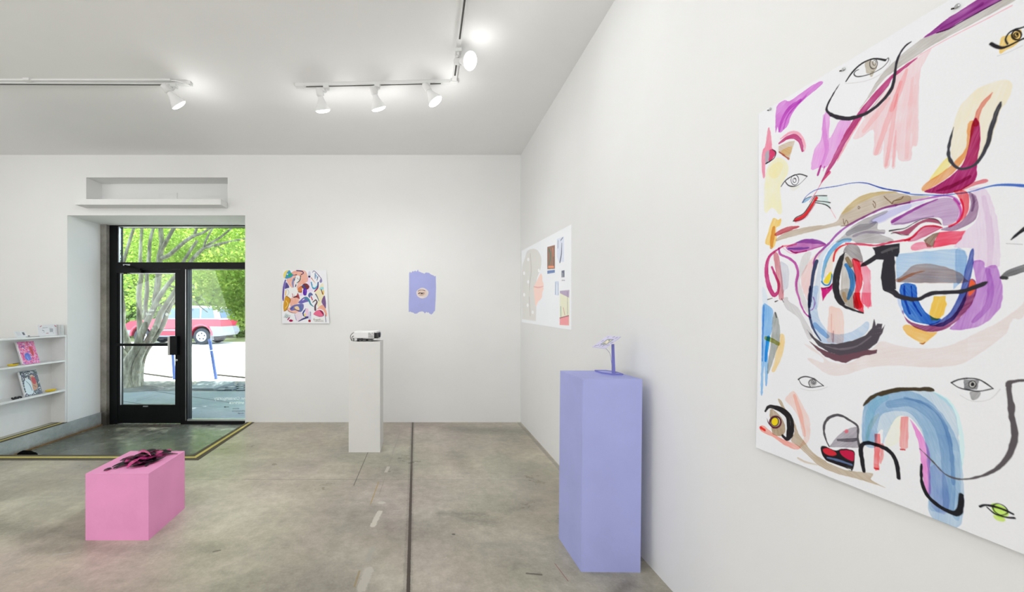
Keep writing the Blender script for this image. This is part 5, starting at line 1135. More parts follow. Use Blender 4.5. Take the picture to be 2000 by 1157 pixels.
for (px_, py_, lab) in ((1508, 213, 'tiny metal nail at the upper left corner of the large painted paper'), (1652, 135, 'tiny metal nail above the uppermost drawn eye of the large painted paper'), (1875.5, 11.5, 'tiny metal nail by the purple stroke at the top of the large painted paper')):
    d = FOCAL * RW / (px_ - VX); z = EYE - (py_ - VY) * RW / (px_ - VX)
    t = thing('nail', lab, 'nail', (RW - 0.006, d, z), 'nails along the top of the painted paper')
    bm = bmesh.new(); lathe(bm, [(0.0042, 0), (0.005, 0.0015), (0.0035, 0.003), (0, 0.0032)], 14, Matrix.Rotation(-PI / 2, 4, 'Y')); fin('head', bm, M_silver, t, smooth=True)
    bm = bmesh.new(); tube(bm, [(0.0, 0.006, -0.001), (-0.004, 0.0075, -0.001)], 0.0018, 8); fin('shank', bm, M_slot, t)
# collage on the back wall
us = np.linspace(0, 578, 300); vs = np.linspace(0, 662, 340)
im = rasterise(COLLAGE, us, vs, (0.915, 0.92, 0.955), 2.6)
def pl(U, V):
    a, b_ = U / 578.0, V / 662.0
    x = -1.7447 + (0.001 + a * (0.543 + 0.037 * np.clip(b_ * 1.15 - 0.1, 0, 1))) + 0.004 * np.sin(b_ * 7)
    z = EYE + (614 - 527.5) / 158.2 - V / 1000.0 - 0.004 * a * (1 - b_)
    y = BACK - 0.004 - 0.012 * (np.abs(a - 0.5) * 2) ** 3 * b_ - 0.006 * b_
    return np.stack([x, y, z], -1)
cp = thing('collage_print', 'colourful unframed collage print of eyes and shapes on the back wall', 'print', (-1.46, BACK, 1.55))
hold(sheet('paper', us, vs, im, pl, (0, 0.0006, 0), paint_mat('painted_paper')), cp)
# lavender patch brushed on the wall, with an oval eye cut-out
PT = [(185, 235), (200, 200), (218, 228), (250, 190), (270, 203), (300, 180), (315, 202), (335, 188), (350, 160), (362, 200), (385, 205), (420, 222), (445, 228), (470, 242), (500, 218), (530, 222), (560, 226), (585, 250), (610, 262), (640, 272), (665, 292), (685, 280), (690, 500), (682, 740), (670, 940), (650, 955), (632, 985), (600, 1010), (570, 992), (548, 966), (525, 975), (510, 958), (480, 990), (460, 962), (430, 948), (395, 955), (370, 962), (335, 988), (290, 996), (262, 972), (230, 968), (205, 952), (178, 965), (176, 800), (184, 600)]
bm = bmesh.new(); prism(bm, [((780 + x / 9.64 - VX) / FOCAL * BACK, BACK - 0.0012, EYE - (510 + y / 9.64 - VY) / FOCAL * BACK) for x, y in PT], (0, 0.0012, 0))
tag(fin('paint_patch', bm, M_lav), 'ragged lavender patch of paint brushed on the back wall behind the eye cut-out', 'paint patch')
ex, ez, ea, eb = (780 + 434 / 9.64 - VX) / FOCAL * BACK, EYE - (510 + 607 / 9.64 - VY) / FOCAL * BACK, 0.0755, 0.064
bm = bmesh.new(); ring = [(ex + ea * math.cos(a) * (1 + 0.03 * math.sin(5 * a)), BACK - 0.0045, ez + eb * math.sin(a) * (1 + 0.03 * math.cos(4 * a))) for a in [k * 2 * PI / 40 for k in range(40)]]
t = thing('eye_cut_out', 'small oval photo cut-out of a single eye on the lavender patch', 'cut-out', (ex, BACK, ez))
prism(bm, ring, (0, 0.003, 0)); hold(fin('paper_edge', bm, mat('pale_paper', (232, 220, 218), 0.6)), t)
us = np.linspace(0, 340, 170); vs = np.linspace(0, 560, 280)
u0, u1, v0, v1 = (ex - ea * 0.86) * 1000, (ex + ea * 0.86) * 1000, 0, 0
ux0 = (798 - VX) / FOCAL * BACK * 1000; vz0 = (EYE - (525 - VY) / FOCAL * BACK) * 1000
us = np.linspace((ex - ea * 0.72) * 1000 - ux0, (ex + ea * 0.72) * 1000 - ux0, 60); vs = np.linspace(vz0 - (ez + eb * 0.66) * 1000, vz0 - (ez - eb * 0.66) * 1000, 50)
im = rasterise(EYE_CUT_OUT, us, vs, (0.80, 0.72, 0.70), 2.2)
def pl(U, V): return np.stack([(U + ux0) / 1000.0, np.full(U.shape, BACK - 0.0049), (vz0 - V) / 1000.0], -1)
hold(sheet('eye_picture', us, vs, im, pl, (0, 0.0003, 0), paint_mat('skin_print')), t)
# projector's light painted on a thin, faintly glowing sheet on the right wall
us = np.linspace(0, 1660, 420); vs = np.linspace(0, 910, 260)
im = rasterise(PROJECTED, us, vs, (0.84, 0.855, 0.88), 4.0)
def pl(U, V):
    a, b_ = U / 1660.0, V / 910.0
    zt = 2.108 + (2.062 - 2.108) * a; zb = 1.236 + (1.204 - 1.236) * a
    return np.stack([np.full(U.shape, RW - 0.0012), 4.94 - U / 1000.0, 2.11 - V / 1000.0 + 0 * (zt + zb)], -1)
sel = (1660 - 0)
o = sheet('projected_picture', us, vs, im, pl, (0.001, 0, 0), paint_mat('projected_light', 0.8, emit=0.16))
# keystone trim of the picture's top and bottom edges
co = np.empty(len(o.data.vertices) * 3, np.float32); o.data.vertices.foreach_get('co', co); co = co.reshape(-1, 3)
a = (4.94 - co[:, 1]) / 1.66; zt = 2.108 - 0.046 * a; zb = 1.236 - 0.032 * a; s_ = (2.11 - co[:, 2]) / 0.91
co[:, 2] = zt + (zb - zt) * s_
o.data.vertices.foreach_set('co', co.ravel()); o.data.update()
tag(o, 'painted sheet imitating a projected picture of a profile head and small photographs on the right wall', 'projection')

# ---------------------------------------------------------------- track lighting
M_lens = bpy.data.materials.new('lit_lens'); M_lens.use_nodes = True
_b = M_lens.node_tree.nodes['Principled BSDF']; _b.inputs['Base Color'].default_value = (0.9, 0.9, 0.9, 1)
_e = ramp(M_lens.node_tree, noise(M_lens.node_tree, 20), [(0.3, (0.98, 0.98, 0.96)), (0.7, (1, 1, 1))]); link(M_lens.node_tree, _e, _b.inputs['Emission Color']); _b.inputs['Emission Strength'].default_value = LENS
TZ = 3.276
def rail(parent, a, b, slots, name='rail'):
    """track between two ceiling points, black conductor slot on its underside"""
    a, b = Vector(a), Vector(b); t = (b - a).normalized(); s = Vector((-t.y, t.x, 0)) * 0.018
    bm = bmesh.new(); hexa(bm, [a - s, b - s, b + s, a + s], [p + Vector((0, 0, CEIL - TZ)) for p in (a - s, b - s, b + s, a + s)]); hold(fin(name, bm, M_track, bevel=0.002), parent)
    for q0, q1 in slots:
        u, v = a + (b - a) * q0, a + (b - a) * q1; s2 = s * 0.34; dn = Vector((0, 0, -0.0012))
        bm = bmesh.new(); hexa(bm, [u - s2 + dn, v - s2 + dn, v + s2 + dn, u + s2 + dn], [p + Vector((0, 0, 0.001)) for p in (u - s2, v - s2, v + s2, u + s2)]); hold(fin('slot', bm, M_slot), parent)
def cap(parent, p, sx, sy, name='end_cap'):
    bm = bmesh.new(); bx(bm, p[0] - sx, p[0] + sx, p[1] - sy, p[1] + sy, TZ - 0.004, CEIL); hold(fin(name, bm, M_track, bevel=0.003), parent)
t1 = thing('lighting_track', 'white ceiling track ending above the entry at the left', 'light track', (-3.5, 3.42, CEIL))
rail(t1, (-6.2, 3.40, TZ), (-2.02, 3.425, TZ), [(0.02, 0.955), (0.972, 0.98)]); cap(t1, (-2.0, 3.425), 0.03, 0.021)
bm = bmesh.new(); bx(bm, -6.2, -2.12, 3.375, 3.397, CEIL - 0.014, CEIL); hold(fin('conduit', bm, M_track, bevel=0.003), t1)
bm = bmesh.new(); bx(bm, -3.335, -3.285, 3.36, 3.405, CEIL - 0.02, CEIL); hold(fin('conduit_coupling', bm, M_track, bevel=0.003), t1)
bm = bmesh.new(); tube(bm, smooth_pts([(-2.12, 3.385, CEIL - 0.008), (-2.06, 3.39, CEIL - 0.012), (-2.0, 3.40, CEIL - 0.03), (-1.975, 3.42, CEIL - 0.035)]), 0.006, 8); hold(fin('feed_cable', bm, M_track, smooth=True), t1)
t2 = thing('lighting_track', 'white L-shaped ceiling track with three lamps above the middle of the room', 'light track', (-0.4, 3.42, CEIL))
rail(t2, (-1.085, 3.455, TZ), (0.235, 3.40, TZ), [(0.06, 0.17), (0.2, 0.515), (0.545, 0.81), (0.84, 0.93)]); cap(t2, (-1.06, 3.454), 0.035, 0.021); cap(t2, (0.19, 3.402), 0.025, 0.021)
rail(t2, (0.252, 3.37, TZ), (0.252, -0.6, TZ), [(0.02, 0.098), (0.13, 0.99)]); cap(t2, (0.250, 3.395), 0.03, 0.03, 'corner_connector'); cap(t2, (0.252, -0.6), 0.021, 0.03)
t3 = thing('lighting_track', 'white ceiling track along the middle of the room', 'light track', (-1.5, -0.2, CEIL))
rail(t3, (-1.5, 1.9, TZ), (-1.5, -2.0, TZ), [(0.02, 0.98)])
def lamp(label, mount, face, aim, light=1.0, cone=2.1, glow=1.0):
    mount, face = Vector(mount), Vector(face); aim = Vector(aim).normalized()
    t = thing('track_lamp', label, 'lamp', tuple(mount), 'track lamps')
    q = Vector((0, 0, -1)).rotation_difference(aim).to_matrix().to_4x4(); Mx = Matrix.Translation(face) @ q
    bm = bmesh.new(); bx(bm, mount.x - 0.022, mount.x + 0.022, mount.y - 0.022, mount.y + 0.022, TZ - 0.024, TZ + 0.002); hold(fin('adapter', bm, M_track, bevel=0.003), t)
    side = (mount - face); side = side - aim * side.dot(aim); side = side.normalized() if side.length > 0.004 else aim.orthogonal().normalized()
    knee = face - aim * 0.135 + side * 0.033
    bm = bmesh.new(); tube(bm, smooth_pts([mount + Vector((0, 0, -0.02)), (mount + Vector((0, 0, -0.045))).lerp(knee, 0.25), knee - aim * 0.012, knee + aim * 0.02]), 0.0085, 10); hold(fin('arm', bm, M_track, smooth=True), t)
    bm = bmesh.new(); lathe(bm, [(0.0, 0.178), (0.023, 0.176), (0.027, 0.17), (0.028, 0.118), (0.024, 0.112), (0.0, 0.112)], 24, Mx); hold(fin('socket', bm, M_track, smooth=True), t)
    bm = bmesh.new(); lathe(bm, [(0.0, 0.112), (0.021, 0.112), (0.022, 0.108), (0.024, 0.095), (0.036, 0.062), (0.052, 0.032), (0.0615, 0.012), (0.0625, 0.004), (0.0, 0.004)], 32, Mx); hold(fin('bulb', bm, M_white, smooth=True), t)
    bm = bmesh.new(); lathe(bm, [(0.0, 0.0115), (0.061, 0.0112), (0.0605, 0.003), (0.052, -0.006), (0.034, -0.012), (0.0, -0.0145)], 32, Mx); hold(fin('lens', bm, M_lens, smooth=True), t)
    l = bpy.data.lights.new('lamp_beam', 'SPOT'); l.energy = SPOT * light; l.spot_size = cone; l.spot_blend = 1.0; l.shadow_soft_size = 0.05; l.color = (0.985, 0.995, 1.0)
    lo = bpy.data.objects.new('lamp_beam', l); COL.objects.link(lo); lo.location = face + aim * 0.07; lo.rotation_euler = aim.to_track_quat('-Z', 'Y').to_euler(); hold(lo, t)
    l = bpy.data.lights.new('lamp_spill', 'POINT'); l.energy = GLOW * glow; l.shadow_soft_size = 0.05; l.color = (1.0, 0.995, 0.985)
    lo = bpy.data.objects.new('lamp_spill', l); COL.objects.link(lo); lo.location = face + aim * 0.075; hold(lo, t)
    return t
F_ = lambda x, y, d: at(x, y, d)
lamp('white track lamp alone at the right end of the left ceiling track', (-2.115, 3.424, TZ), F_(350, 206, 3.40), (0.50, 0.55, -0.80))
lamp('white track lamp leftmost of the three on the middle track', (-0.83, 3.444, TZ), F_(631, 217, 3.46), (0.10, 0.40, -0.92), 3.0, glow=1.3)
lamp('white track lamp in the middle of the three on the middle track', (-0.395, 3.426, TZ), F_(740, 213, 3.44), (0.26, 0.38, -0.90), 3.0, glow=1.3)
lamp('white track lamp nearest the corner connector on the middle track', (0.03, 3.409, TZ), F_(851, 199, 3.38), (0.50, -0.02, -0.80))
lamp('white track lamp facing the viewer just past the corner connector', (0.252, 2.965, TZ), F_(919, 119, 2.93), (0.55, -0.72, -0.45), 0.9, glow=0.3)
for y, ax in ((2.15, 0.75), (1.2, 0.8), (0.3, 0.8)):
    lamp('white track lamp aimed at the large painted paper from above the frame', (0.252, y, TZ), (0.31, y - 0.02, TZ - 0.13), (ax, -0.25, -0.7), 0.65, glow=0.3)
lamp('white track lamp aimed across at the lavender plinth from above the frame', (-1.5, 0.6, TZ), (-1.46, 0.62, TZ - 0.14), (2.5, 1.62, -2.0), 7.0, 1.1, glow=0.3)
lamp('added white track lamp aimed back at the pink plinth from above the frame', (0.252, 1.75, TZ), (0.20, 1.77, TZ - 0.14), (-0.63, 0.28, -1.0), 20.0, 0.75, glow=0.1)  # added lamp, brightens the right side of the pink plinth
for y, v in ((-0.6, (0.5, 0.5, -0.7)), (1.8, (-2.9, 3.0, -2.1))):
    lamp('unseen white track lamp on the middle room track above the frame', (-1.5, y, TZ), (-1.50, y + 0.03, TZ - 0.14), v, 12.0 if y > 0 else 1.2, 1.25, glow=0.3)  # unseen; the forward one is turned to brighten bookcase and entry reveal
lamp('white track lamp towards the bookcase outside the frame', (-4.5, 3.41, TZ), (-4.5, 3.46, TZ - 0.14), (-0.1, 0.7, -0.7), 0.8)

# ---------------------------------------------------------------- outside
GZ = -0.19
def ground(name, x0, x1, y0, y1, z, m):
    bm = bmesh.new(); bx(bm, x0, x1, y0, y1, z - 0.3, z); return struct(fin(name, bm, m))
M_walk = concrete('pavement', (120, 130, 138), (150, 160, 166), (176, 184, 188), rough=(0.7, 0.9), spec=0.2, k=0.5)
M_lot = concrete('pale_gravel_lot', (196, 190, 182), (216, 211, 204), (232, 228, 222), rough=(0.9, 1.0), spec=0.1)
M_bark_d = concrete('bark_mulch', (78, 79, 78), (128, 129, 126), (200, 200, 194), rough=(0.9, 1.0), spec=0.1, k=0.55)
M_verge = concrete('dry_grass', (120, 126, 80), (160, 164, 110), (200, 198, 150), rough=(0.9, 1.0), spec=0.1, k=0.5)
ground('sidewalk', -14, 6, 5.68, 8.0, GZ, M_walk); ground('ground_bed', -16, 6, 8.0, 9.25, GZ - 0.01, M_bark_d)
ground('ground_lot', -40, 12, 9.25, 22.6, GZ - 0.02, M_lot); ground('ground_verge', -60, 12, 22.6, 60, GZ - 0.01, M_verge)
bm = bmesh.new()
for (a, b_) in (((-7.2, 7.98), (-3.6, 6.3)), ((-5.3, 7.99), (-3.2, 6.9)), ((-6.2, 5.7), (-4.4, 6.7))):
    t_ = (Vector((*b_, 0)) - Vector((*a, 0))).normalized(); n_ = Vector((-t_.y, t_.x, 0)) * 0.012
    hexa(bm, [Vector((*a, GZ)) - n_, Vector((*b_, GZ)) - n_, Vector((*b_, GZ)) + n_, Vector((*a, GZ)) + n_], [Vector((*a, GZ + 0.002)) - n_, Vector((*b_, GZ + 0.002)) - n_, Vector((*b_, GZ + 0.002)) + n_, Vector((*a, GZ + 0.002)) + n_])
struct(fin('trim_6', bm, mat('pavement_joint', (70, 74, 76), 0.9)))
# the multi-stemmed tree
def bark_mat():
    m = bpy.data.materials.new('bark'); m.use_nodes = True; nt = m.node_tree; b = nt.nodes['Principled BSDF']
    n = noise(nt, 9, 8, 0.7, None, (1, 1, 0.35)); link(nt, ramp(nt, n, [(0.3, lin((70, 66, 54))), (0.48, lin((124, 120, 106))), (0.66, lin((182, 178, 164)))]), b.inputs['Base Color']); b.inputs['Roughness'].default_value = 0.95
    bn = nt.nodes.new('ShaderNodeBump'); bn.inputs['Strength'].default_value = 0.5; link(nt, noise(nt, 40, 6, 0.7, None, (1, 1, 0.4)), bn.inputs['Height']); link(nt, bn.outputs[0], b.inputs['Normal']); return m
M_barkt = bark_mat()
def leaf_mat(name, c0, c1, c2, trans):
    m = bpy.data.materials.new(name); m.use_nodes = True; nt = m.node_tree; nt.nodes.clear()
    out = nt.nodes.new('ShaderNodeOutputMaterial'); mx = nt.nodes.new('ShaderNodeMixShader'); d = nt.nodes.new('ShaderNodeBsdfDiffuse'); tl = nt.nodes.new('ShaderNodeBsdfTranslucent')
    col = ramp(nt, noise(nt, 2.4, 6, 0.75), [(0.33, c0), (0.5, c1), (0.66, c2)])
    link(nt, col, d.inputs['Color']); link(nt, col, tl.inputs['Color']); mx.inputs[0].default_value = trans
    link(nt, d.outputs[0], mx.inputs[1]); link(nt, tl.outputs[0], mx.inputs[2]); link(nt, mx.outputs[0], out.inputs[0]); return m
M_leaf = leaf_mat('maple_leaf', (0.19, 0.34, 0.055), (0.34, 0.48, 0.09), (0.50, 0.57, 0.17), 0.62)
M_leafb = leaf_mat('hedge_leaf', (0.18, 0.31, 0.07), (0.32, 0.45, 0.12), (0.50, 0.58, 0.26), 0.5)
LEAF = [(0, -0.5), (0.30, -0.34), (0.52, -0.10), (0.26, 0.06), (0.34, 0.34), (0.10, 0.22), (0, 0.55), (-0.10, 0.22), (-0.34, 0.34), (-0.26, 0.06), (-0.52, -0.10), (-0.30, -0.34)]
def leaves(name, centres, size, m, parent, seed, flat=0.45):
    g = np.random.default_rng(seed); n = len(centres); C = np.asarray(centres, float)
    nrm = g.normal(size=(n, 3)); nrm[:, 2] = np.abs(nrm[:, 2]) + flat; nrm /= np.linalg.norm(nrm, axis=1)[:, None]
    t = np.cross(nrm, g.normal(size=(n, 3))); t /= np.linalg.norm(t, axis=1)[:, None]; b = np.cross(nrm, t)
    s = size * g.uniform(0.6, 1.25, n); L_ = np.array(LEAF); k = len(L_)
    droop = -(L_[:, 0] ** 2 + L_[:, 1] ** 2) * 0.5
    V = C[:, None, :] + (t[:, None, :] * L_[None, :, 0:1] + b[:, None, :] * L_[None, :, 1:2] + nrm[:, None, :] * droop[None, :, None]) * s[:, None, None]
    me = bpy.data.meshes.new(name); V = V.reshape(-1, 3).astype(np.float32)
    me.vertices.add(len(V)); me.vertices.foreach_set('co', V.ravel()); me.loops.add(len(V)); me.loops.foreach_set('vertex_index', np.arange(len(V), dtype=np.int32))
    me.polygons.add(n); me.polygons.foreach_set('loop_start', np.arange(0, n * k, k, dtype=np.int32)); me.update(calc_edges=True)
    return obj(name, me, m, parent)
tree = thing('tree', 'grey multi-stemmed maple tree outside the glass door', 'tree', tuple(at(258, 757, 8.2)))
STEMS = [
    (8.2, [(254, 764, 24), (249, 735, 21), (249, 712, 19), (256, 697, 17), (268, 678, 16), (275, 655, 14), (288, 628, 12), (300, 602, 11), (311, 580, 10), (328, 556, 8), (345, 536, 7), (362, 505, 6), (385, 470, 5)]),
    (8.25, [(264, 764, 20), (265, 730, 17), (271, 702, 14), (281, 680, 13), (291, 662, 12), (305, 638, 12), (314, 612, 11), (323, 598, 10), (336, 578, 9), (352, 552, 8), (372, 512, 7), (386, 496, 7), (404, 480, 5), (430, 464, 4), (462, 438, 3)]),
    (8.35, [(272, 763, 18), (272, 730, 15), (280, 695, 12), (300, 664, 10), (318, 636, 9), (328, 608, 9), (338, 588, 8), (352, 566, 6), (366, 540, 5)]),
    (8.4, [(244, 762, 14), (243, 730, 15), (246, 702, 14), (252, 685, 13), (246, 660, 12), (239, 636, 11), (241, 605, 8), (237, 570, 7), (238, 530, 6), (250, 482, 6), (263, 440, 5)]),
    (8.3, [(250, 705, 13), (240, 690, 13), (228, 672, 13), (214, 650, 11), (205, 610, 9), (200, 560, 8)]),
    (8.45, [(276, 668, 11), (273, 640, 10), (272, 600, 9), (272, 566, 9), (276, 540, 8), (274, 500, 6), (278, 436, 5)]),
    (8.15, [(285, 632, 10), (284, 600, 8), (287, 570, 8), (287, 535, 7), (291, 505, 7), (293, 472, 6), (302, 436, 5)]),
    (8.25, [(300, 602, 11), (306, 570, 11), (310, 535, 11), (312, 503, 11), (316, 478, 9), (313, 436, 8)]),
    (8.2, [(316, 488, 9), (327, 468, 7), (338, 448, 7), (350, 425, 6)]),
    (8.1, [(312, 505, 9), (328, 500, 8), (346, 485, 7), (364, 470, 7), (379, 461, 6), (396, 455, 5), (414, 443, 4), (430, 432, 3)]),
    (8.0, [(379, 461, 5), (384, 447, 5), (392, 428, 4)]), (7.9, [(396, 486, 5), (424, 478, 5), (450, 472, 4), (482, 466, 3)]), (7.9, [(397, 484, 5), (406, 462, 4), (420, 438, 3)]),
    (8.0, [(424, 478, 3), (446, 495, 3), (462, 510, 3), (474, 526, 2)]), (7.8, [(420, 484, 3), (450, 520, 2.4), (470, 545, 2)]), (7.7, [(366, 545, 3), (390, 575, 2.5), (410, 600, 2)]), (7.7, [(364, 570, 3), (380, 590, 2.2), (405, 610, 1.8)]),
    (8.3, [(300, 595, 6), (316, 598, 4), (330, 612, 3)]), (8.2, [(328, 556, 5), (336, 560, 3), (350, 562, 2)])]
bm = bmesh.new()
for d, pts in STEMS:
    n_ = len(pts); deep = pts[0][1] > 690
    P3 = [at(x, y, d if deep else 8.23 + (d - 8.23) * i / (n_ - 1)) for i, (x, y, _) in enumerate(pts)]; k = 4; sp = smooth_pts(P3, k); R = []
    for i in range(len(pts) - 1):
        for j in range(k): R.append((pts[i][2] + (pts[i + 1][2] - pts[i][2]) * j / k) * d / FOCAL / 2)
    if not deep: R[0] *= 0.55; R[1] *= 0.75
    R.append(pts[-1][2] * d / FOCAL / 2); tube(bm, sp, R, 10)
hold(fin('trunk', bm, M_barkt, smooth=True), tree)
bm = bmesh.new()
bmesh.ops.create_uvsphere(bm, u_segments=24, v_segments=10, radius=1.0)
c0 = at(262, 766, 8.2)
for v in bm.verts: v.co = Vector((c0.x + v.co.x * 0.55, c0.y + 0.05 + v.co.y * 0.4, GZ - 0.02 + max(v.co.z, 0) * 0.07))
hold(fin('root_mound', bm, M_bark_d, smooth=True), tree)
g = np.random.default_rng(2)
def blob(n, c, r, cut=None):
    p = g.normal(size=(n, 3)); p /= np.linalg.norm(p, axis=1)[:, None]; p *= (g.random(n) ** (1 / 2.2))[:, None]
    return p * np.array(r) + np.array(c)
pts = np.concatenate([blob(25000, (-5.9, 10.1, 4.1), (4.6, 2.2, 2.1)), blob(6000, (-3.8, 9.2, 2.6), (1.6, 0.8, 0.95)), blob(4000, (-3.4, 7.6, 2.0), (0.95, 0.55, 0.72)), blob(1700, (-3.1, 7.5, 1.45), (0.55, 0.4, 0.45)), blob(3000, (-5.6, 9.3, 2.6), (1.5, 0.7, 0.7)), blob(900, (-6.4, 9.6, 1.8), (0.9, 0.6, 0.5)), blob(20000, (-4.5, 7.0, 4.75), (2.9, 1.3, 1.1))])  # last clump is out of sight, thickened to keep sun off the entry
pts = pts[pts[:, 1] > 6.2]
hold(leaves('foliage', pts, 0.068, M_leaf, tree, 4), tree)
# bushes and trees at the far side of the lot
for k, (cx, cy, rx, ry, rz, n, lab) in enumerate(((-24.2, 27, 2.9, 2.2, 3.6, 2400, 'broad green bush beyond the lot at the far left of the door glass'), (-18.6, 27.5, 2.6, 2.2, 5.0, 2800, 'tall pale green tree beyond the lot behind the maple stems'), (-13.5, 27.2, 2.4, 2.2, 4.2, 2600, 'rounded green tree beyond the lot above the red vehicle'), (-8.7, 27.2, 2.3, 2.2, 4.6, 2600, 'green bush beyond the lot behind the tail of the red vehicle'), (-29.5, 34.5, 4.4, 3, 7, 2600, 'tall tree in the distance at the left edge of the door glass'), (-10.5, 34.5, 4.4, 3, 8.5, 3600, 'tallest tree in the distance behind the other greenery'), (-20, 34.5, 4.4, 3, 8.5, 3600, 'distant wide tree behind the pale green one'))):
    t = thing('bush' if k in (0, 3) else 'distant_tree', lab, 'bush' if k in (0, 3) else 'tree', (cx, cy, GZ))
    n = int(n * 2.6); p = g.normal(size=(n, 3)); p /= np.linalg.norm(p, axis=1)[:, None]; p *= g.uniform(0.72, 1.05, n)[:, None]
    p = p * np.array((rx, ry, rz)) * (1 + 0.12 * np.sin(p[:, :1] * 5) * np.cos(p[:, 2:3] * 6)) + np.array((cx, cy, GZ + rz * 0.85)); p = p[p[:, 2] > GZ]
    hold(leaves('foliage', p, 0.34, M_leafb, t, 20 + k), t)
    bm = bmesh.new(); bmesh.ops.create_icosphere(bm, subdivisions=3, radius=1.0)
    for v in bm.verts: v.co = Vector((cx + v.co.x * rx * 0.78, cy + v.co.y * ry * 0.78, max(GZ, GZ + rz * 0.85 + v.co.z * rz * 0.78)))
    hold(fin('inner_growth', bm, mat('deep_green', (92, 120, 58), 0.9, var=0.3, scale=3), smooth=True), t)
    bm = bmesh.new(); tube(bm, [(cx, cy, GZ), (cx + 0.1, cy, GZ + rz * 0.5)], [0.2, 0.12], 8); hold(fin('trunk', bm, M_barkt), t)
# blue posts
M_bluep = mat('blue_post_paint', (78, 102, 170), 0.5, var=0.12)
for (b0, d0, t0, d1, r, lab) in (((279, 728), 10.5, (276, 664), 10.5, 0.03, 'blue post just right of the maple trunk'), ((340.5, 742), 9.6, (336, 668), 9.6, 0.032, 'blue post behind the door pull handle'), ((422, 739), 9.63, (409.5, 664), 9.6, 0.036, 'leaning blue post in front of the rear of the red vehicle')):
    p0, p1 = at(*b0, d0), at(*t0, d1); p0.z = GZ - 0.02
    t = thing('blue_post', lab, 'post', tuple(p0), 'blue posts along the lot')
    bm = bmesh.new(); tube(bm, [p0, p1, p1 + (p1 - p0).normalized() * 0.02], [r, r, r * 0.6], 14); hold(fin('shaft', bm, M_bluep, smooth=True), t)
    bm = bmesh.new(); pm = p0.lerp(p1, 0.72); tube(bm, [pm, pm + (p1 - p0) * 0.02], r + 0.003, 14); hold(fin('pale_band', bm, M_white), t)
# timber edging between the posts, slab and pavers in the bed
M_timber = mat('weathered_timber', (58, 50, 44), 0.9, var=0.2, scale=14)
for k, (a, b_, lab) in enumerate((((279, 728, 10.45), (336, 737, 9.8), 'low timber edging between the two left blue posts'), ((424, 730, 10.2), (480, 737, 9.75), 'low timber edging right of the leaning blue post'))):
    p0, p1 = at(*a), at(*b_); p0.z = p1.z = GZ - 0.02; n_ = Vector((0, 0.025, 0)); h_ = Vector((0, 0, 0.03))
    bm = bmesh.new(); hexa(bm, [p0 - n_, p1 - n_, p1 + n_, p0 + n_], [p + h_ for p in (p0 - n_, p1 - n_, p1 + n_, p0 + n_)]); tag(fin('timber_edging', bm, M_timber, bevel=0.006), lab, 'edging')
bm = bmesh.new(); hexa(bm, [(-4.75, 8.15, GZ - 0.01), (-4.22, 8.12, GZ - 0.01), (-4.0, 8.55, GZ - 0.01), (-4.75, 8.62, GZ - 0.01)], [(-4.75, 8.15, GZ + 0.03), (-4.22, 8.12, GZ + 0.03), (-4.0, 8.55, GZ + 0.10), (-4.75, 8.62, GZ + 0.10)])
tag(fin('stone_slab', bm, M_walk, bevel=0.01), 'pale tilted slab lying in the bed at the left of the side glass', 'slab')
M_pav = mat('slate_paver', (72, 80, 86), 0.85, var=0.2, scale=10); r3 = random.Random(9)
for j in range(4):
    for i in range(6):
        x = -4.05 + i * 0.19 + (j % 2) * 0.09 + r3.uniform(-0.02, 0.02); y = 8.12 + j * 0.22 + r3.uniform(-0.02, 0.02)
        bm = bmesh.new(); h = 0.028 + r3.uniform(0, 0.015); bx(bm, -0.075, 0.075, -0.08, 0.08, 0, h)
        o = fin('paver', bm, M_pav, bevel=0.006); o.location = (x, y, GZ - 0.01); o.rotation_euler = (0, 0, r3.uniform(-0.15, 0.15))
        tag(o, 'slate grey paver among the loose rows laid in the bed by the pavement', 'paver', 'pavers in the bed')
# red vehicle parked across the lot
VYN = 20.4; XR, XF = -11.24, -14.25; G0 = GZ - 0.02
car = thing('car', 'red sport utility vehicle with grey bumper parked across the lot', 'car', ((XR + XF) / 2, VYN + 0.9, G0))
M_red = mat('red_body_paint', (160, 40, 64), 0.3, var=0.05); M_greyb = mat('grey_bumper', (122, 126, 134), 0.5); M_tyre = mat('tyre_rubber', (52, 54, 62), 0.85, var=0.15); M_cglass = mat('car_glass', (84, 104, 128), 0.1); M_rim = mat('alloy_rim', (170, 172, 178), 0.35, metal=0.4)
def arch(cx, r, z0, n=9, rev=False):
    a = [(cx + r * math.cos(PI * k / n), z0 + r * math.sin(PI * k / n)) for k in range(n + 1)]; return a[::-1] if rev else a
WZ = 0.42; AR = 0.52
prof = [(XF - 0.86, 0.50), (XF - 0.82, 0.44)] + arch(XF, AR, 0.44, rev=True) + arch(XR, AR, 0.44, rev=True) + [(XR + 0.95, 0.44), (XR + 1.02, 0.62), (XR + 0.98, 1.2), (XR + 0.9, 1.28), (XF + 0.55, 1.30), (XF - 0.55, 1.20), (XF - 0.84, 1.02)]
bm = bmesh.new(); prism(bm, [(x, VYN, G0 + z) for x, z in prof], (0, 1.82, 0)); hold(fin('body', bm, M_red, bevel=0.03), car)
cab = [(XF + 0.62, 1.28), (XF + 1.25, 1.90), (XF + 1.5, 1.97), (XR + 0.55, 1.97), (XR + 0.72, 1.88), (XR + 0.92, 1.26)]
bm = bmesh.new(); a_ = [bm.verts.new((x, VYN + 0.03 + (z - 1.26) * 0.22, G0 + z)) for x, z in cab]; b2 = [bm.verts.new((x, VYN + 1.79 - (z - 1.26) * 0.22, G0 + z)) for x, z in cab]; bm.faces.new(a_); bm.faces.new(b2[::-1])
for i in range(len(cab)): bm.faces.new((a_[i], b2[i], b2[(i + 1) % len(cab)], a_[(i + 1) % len(cab)]))
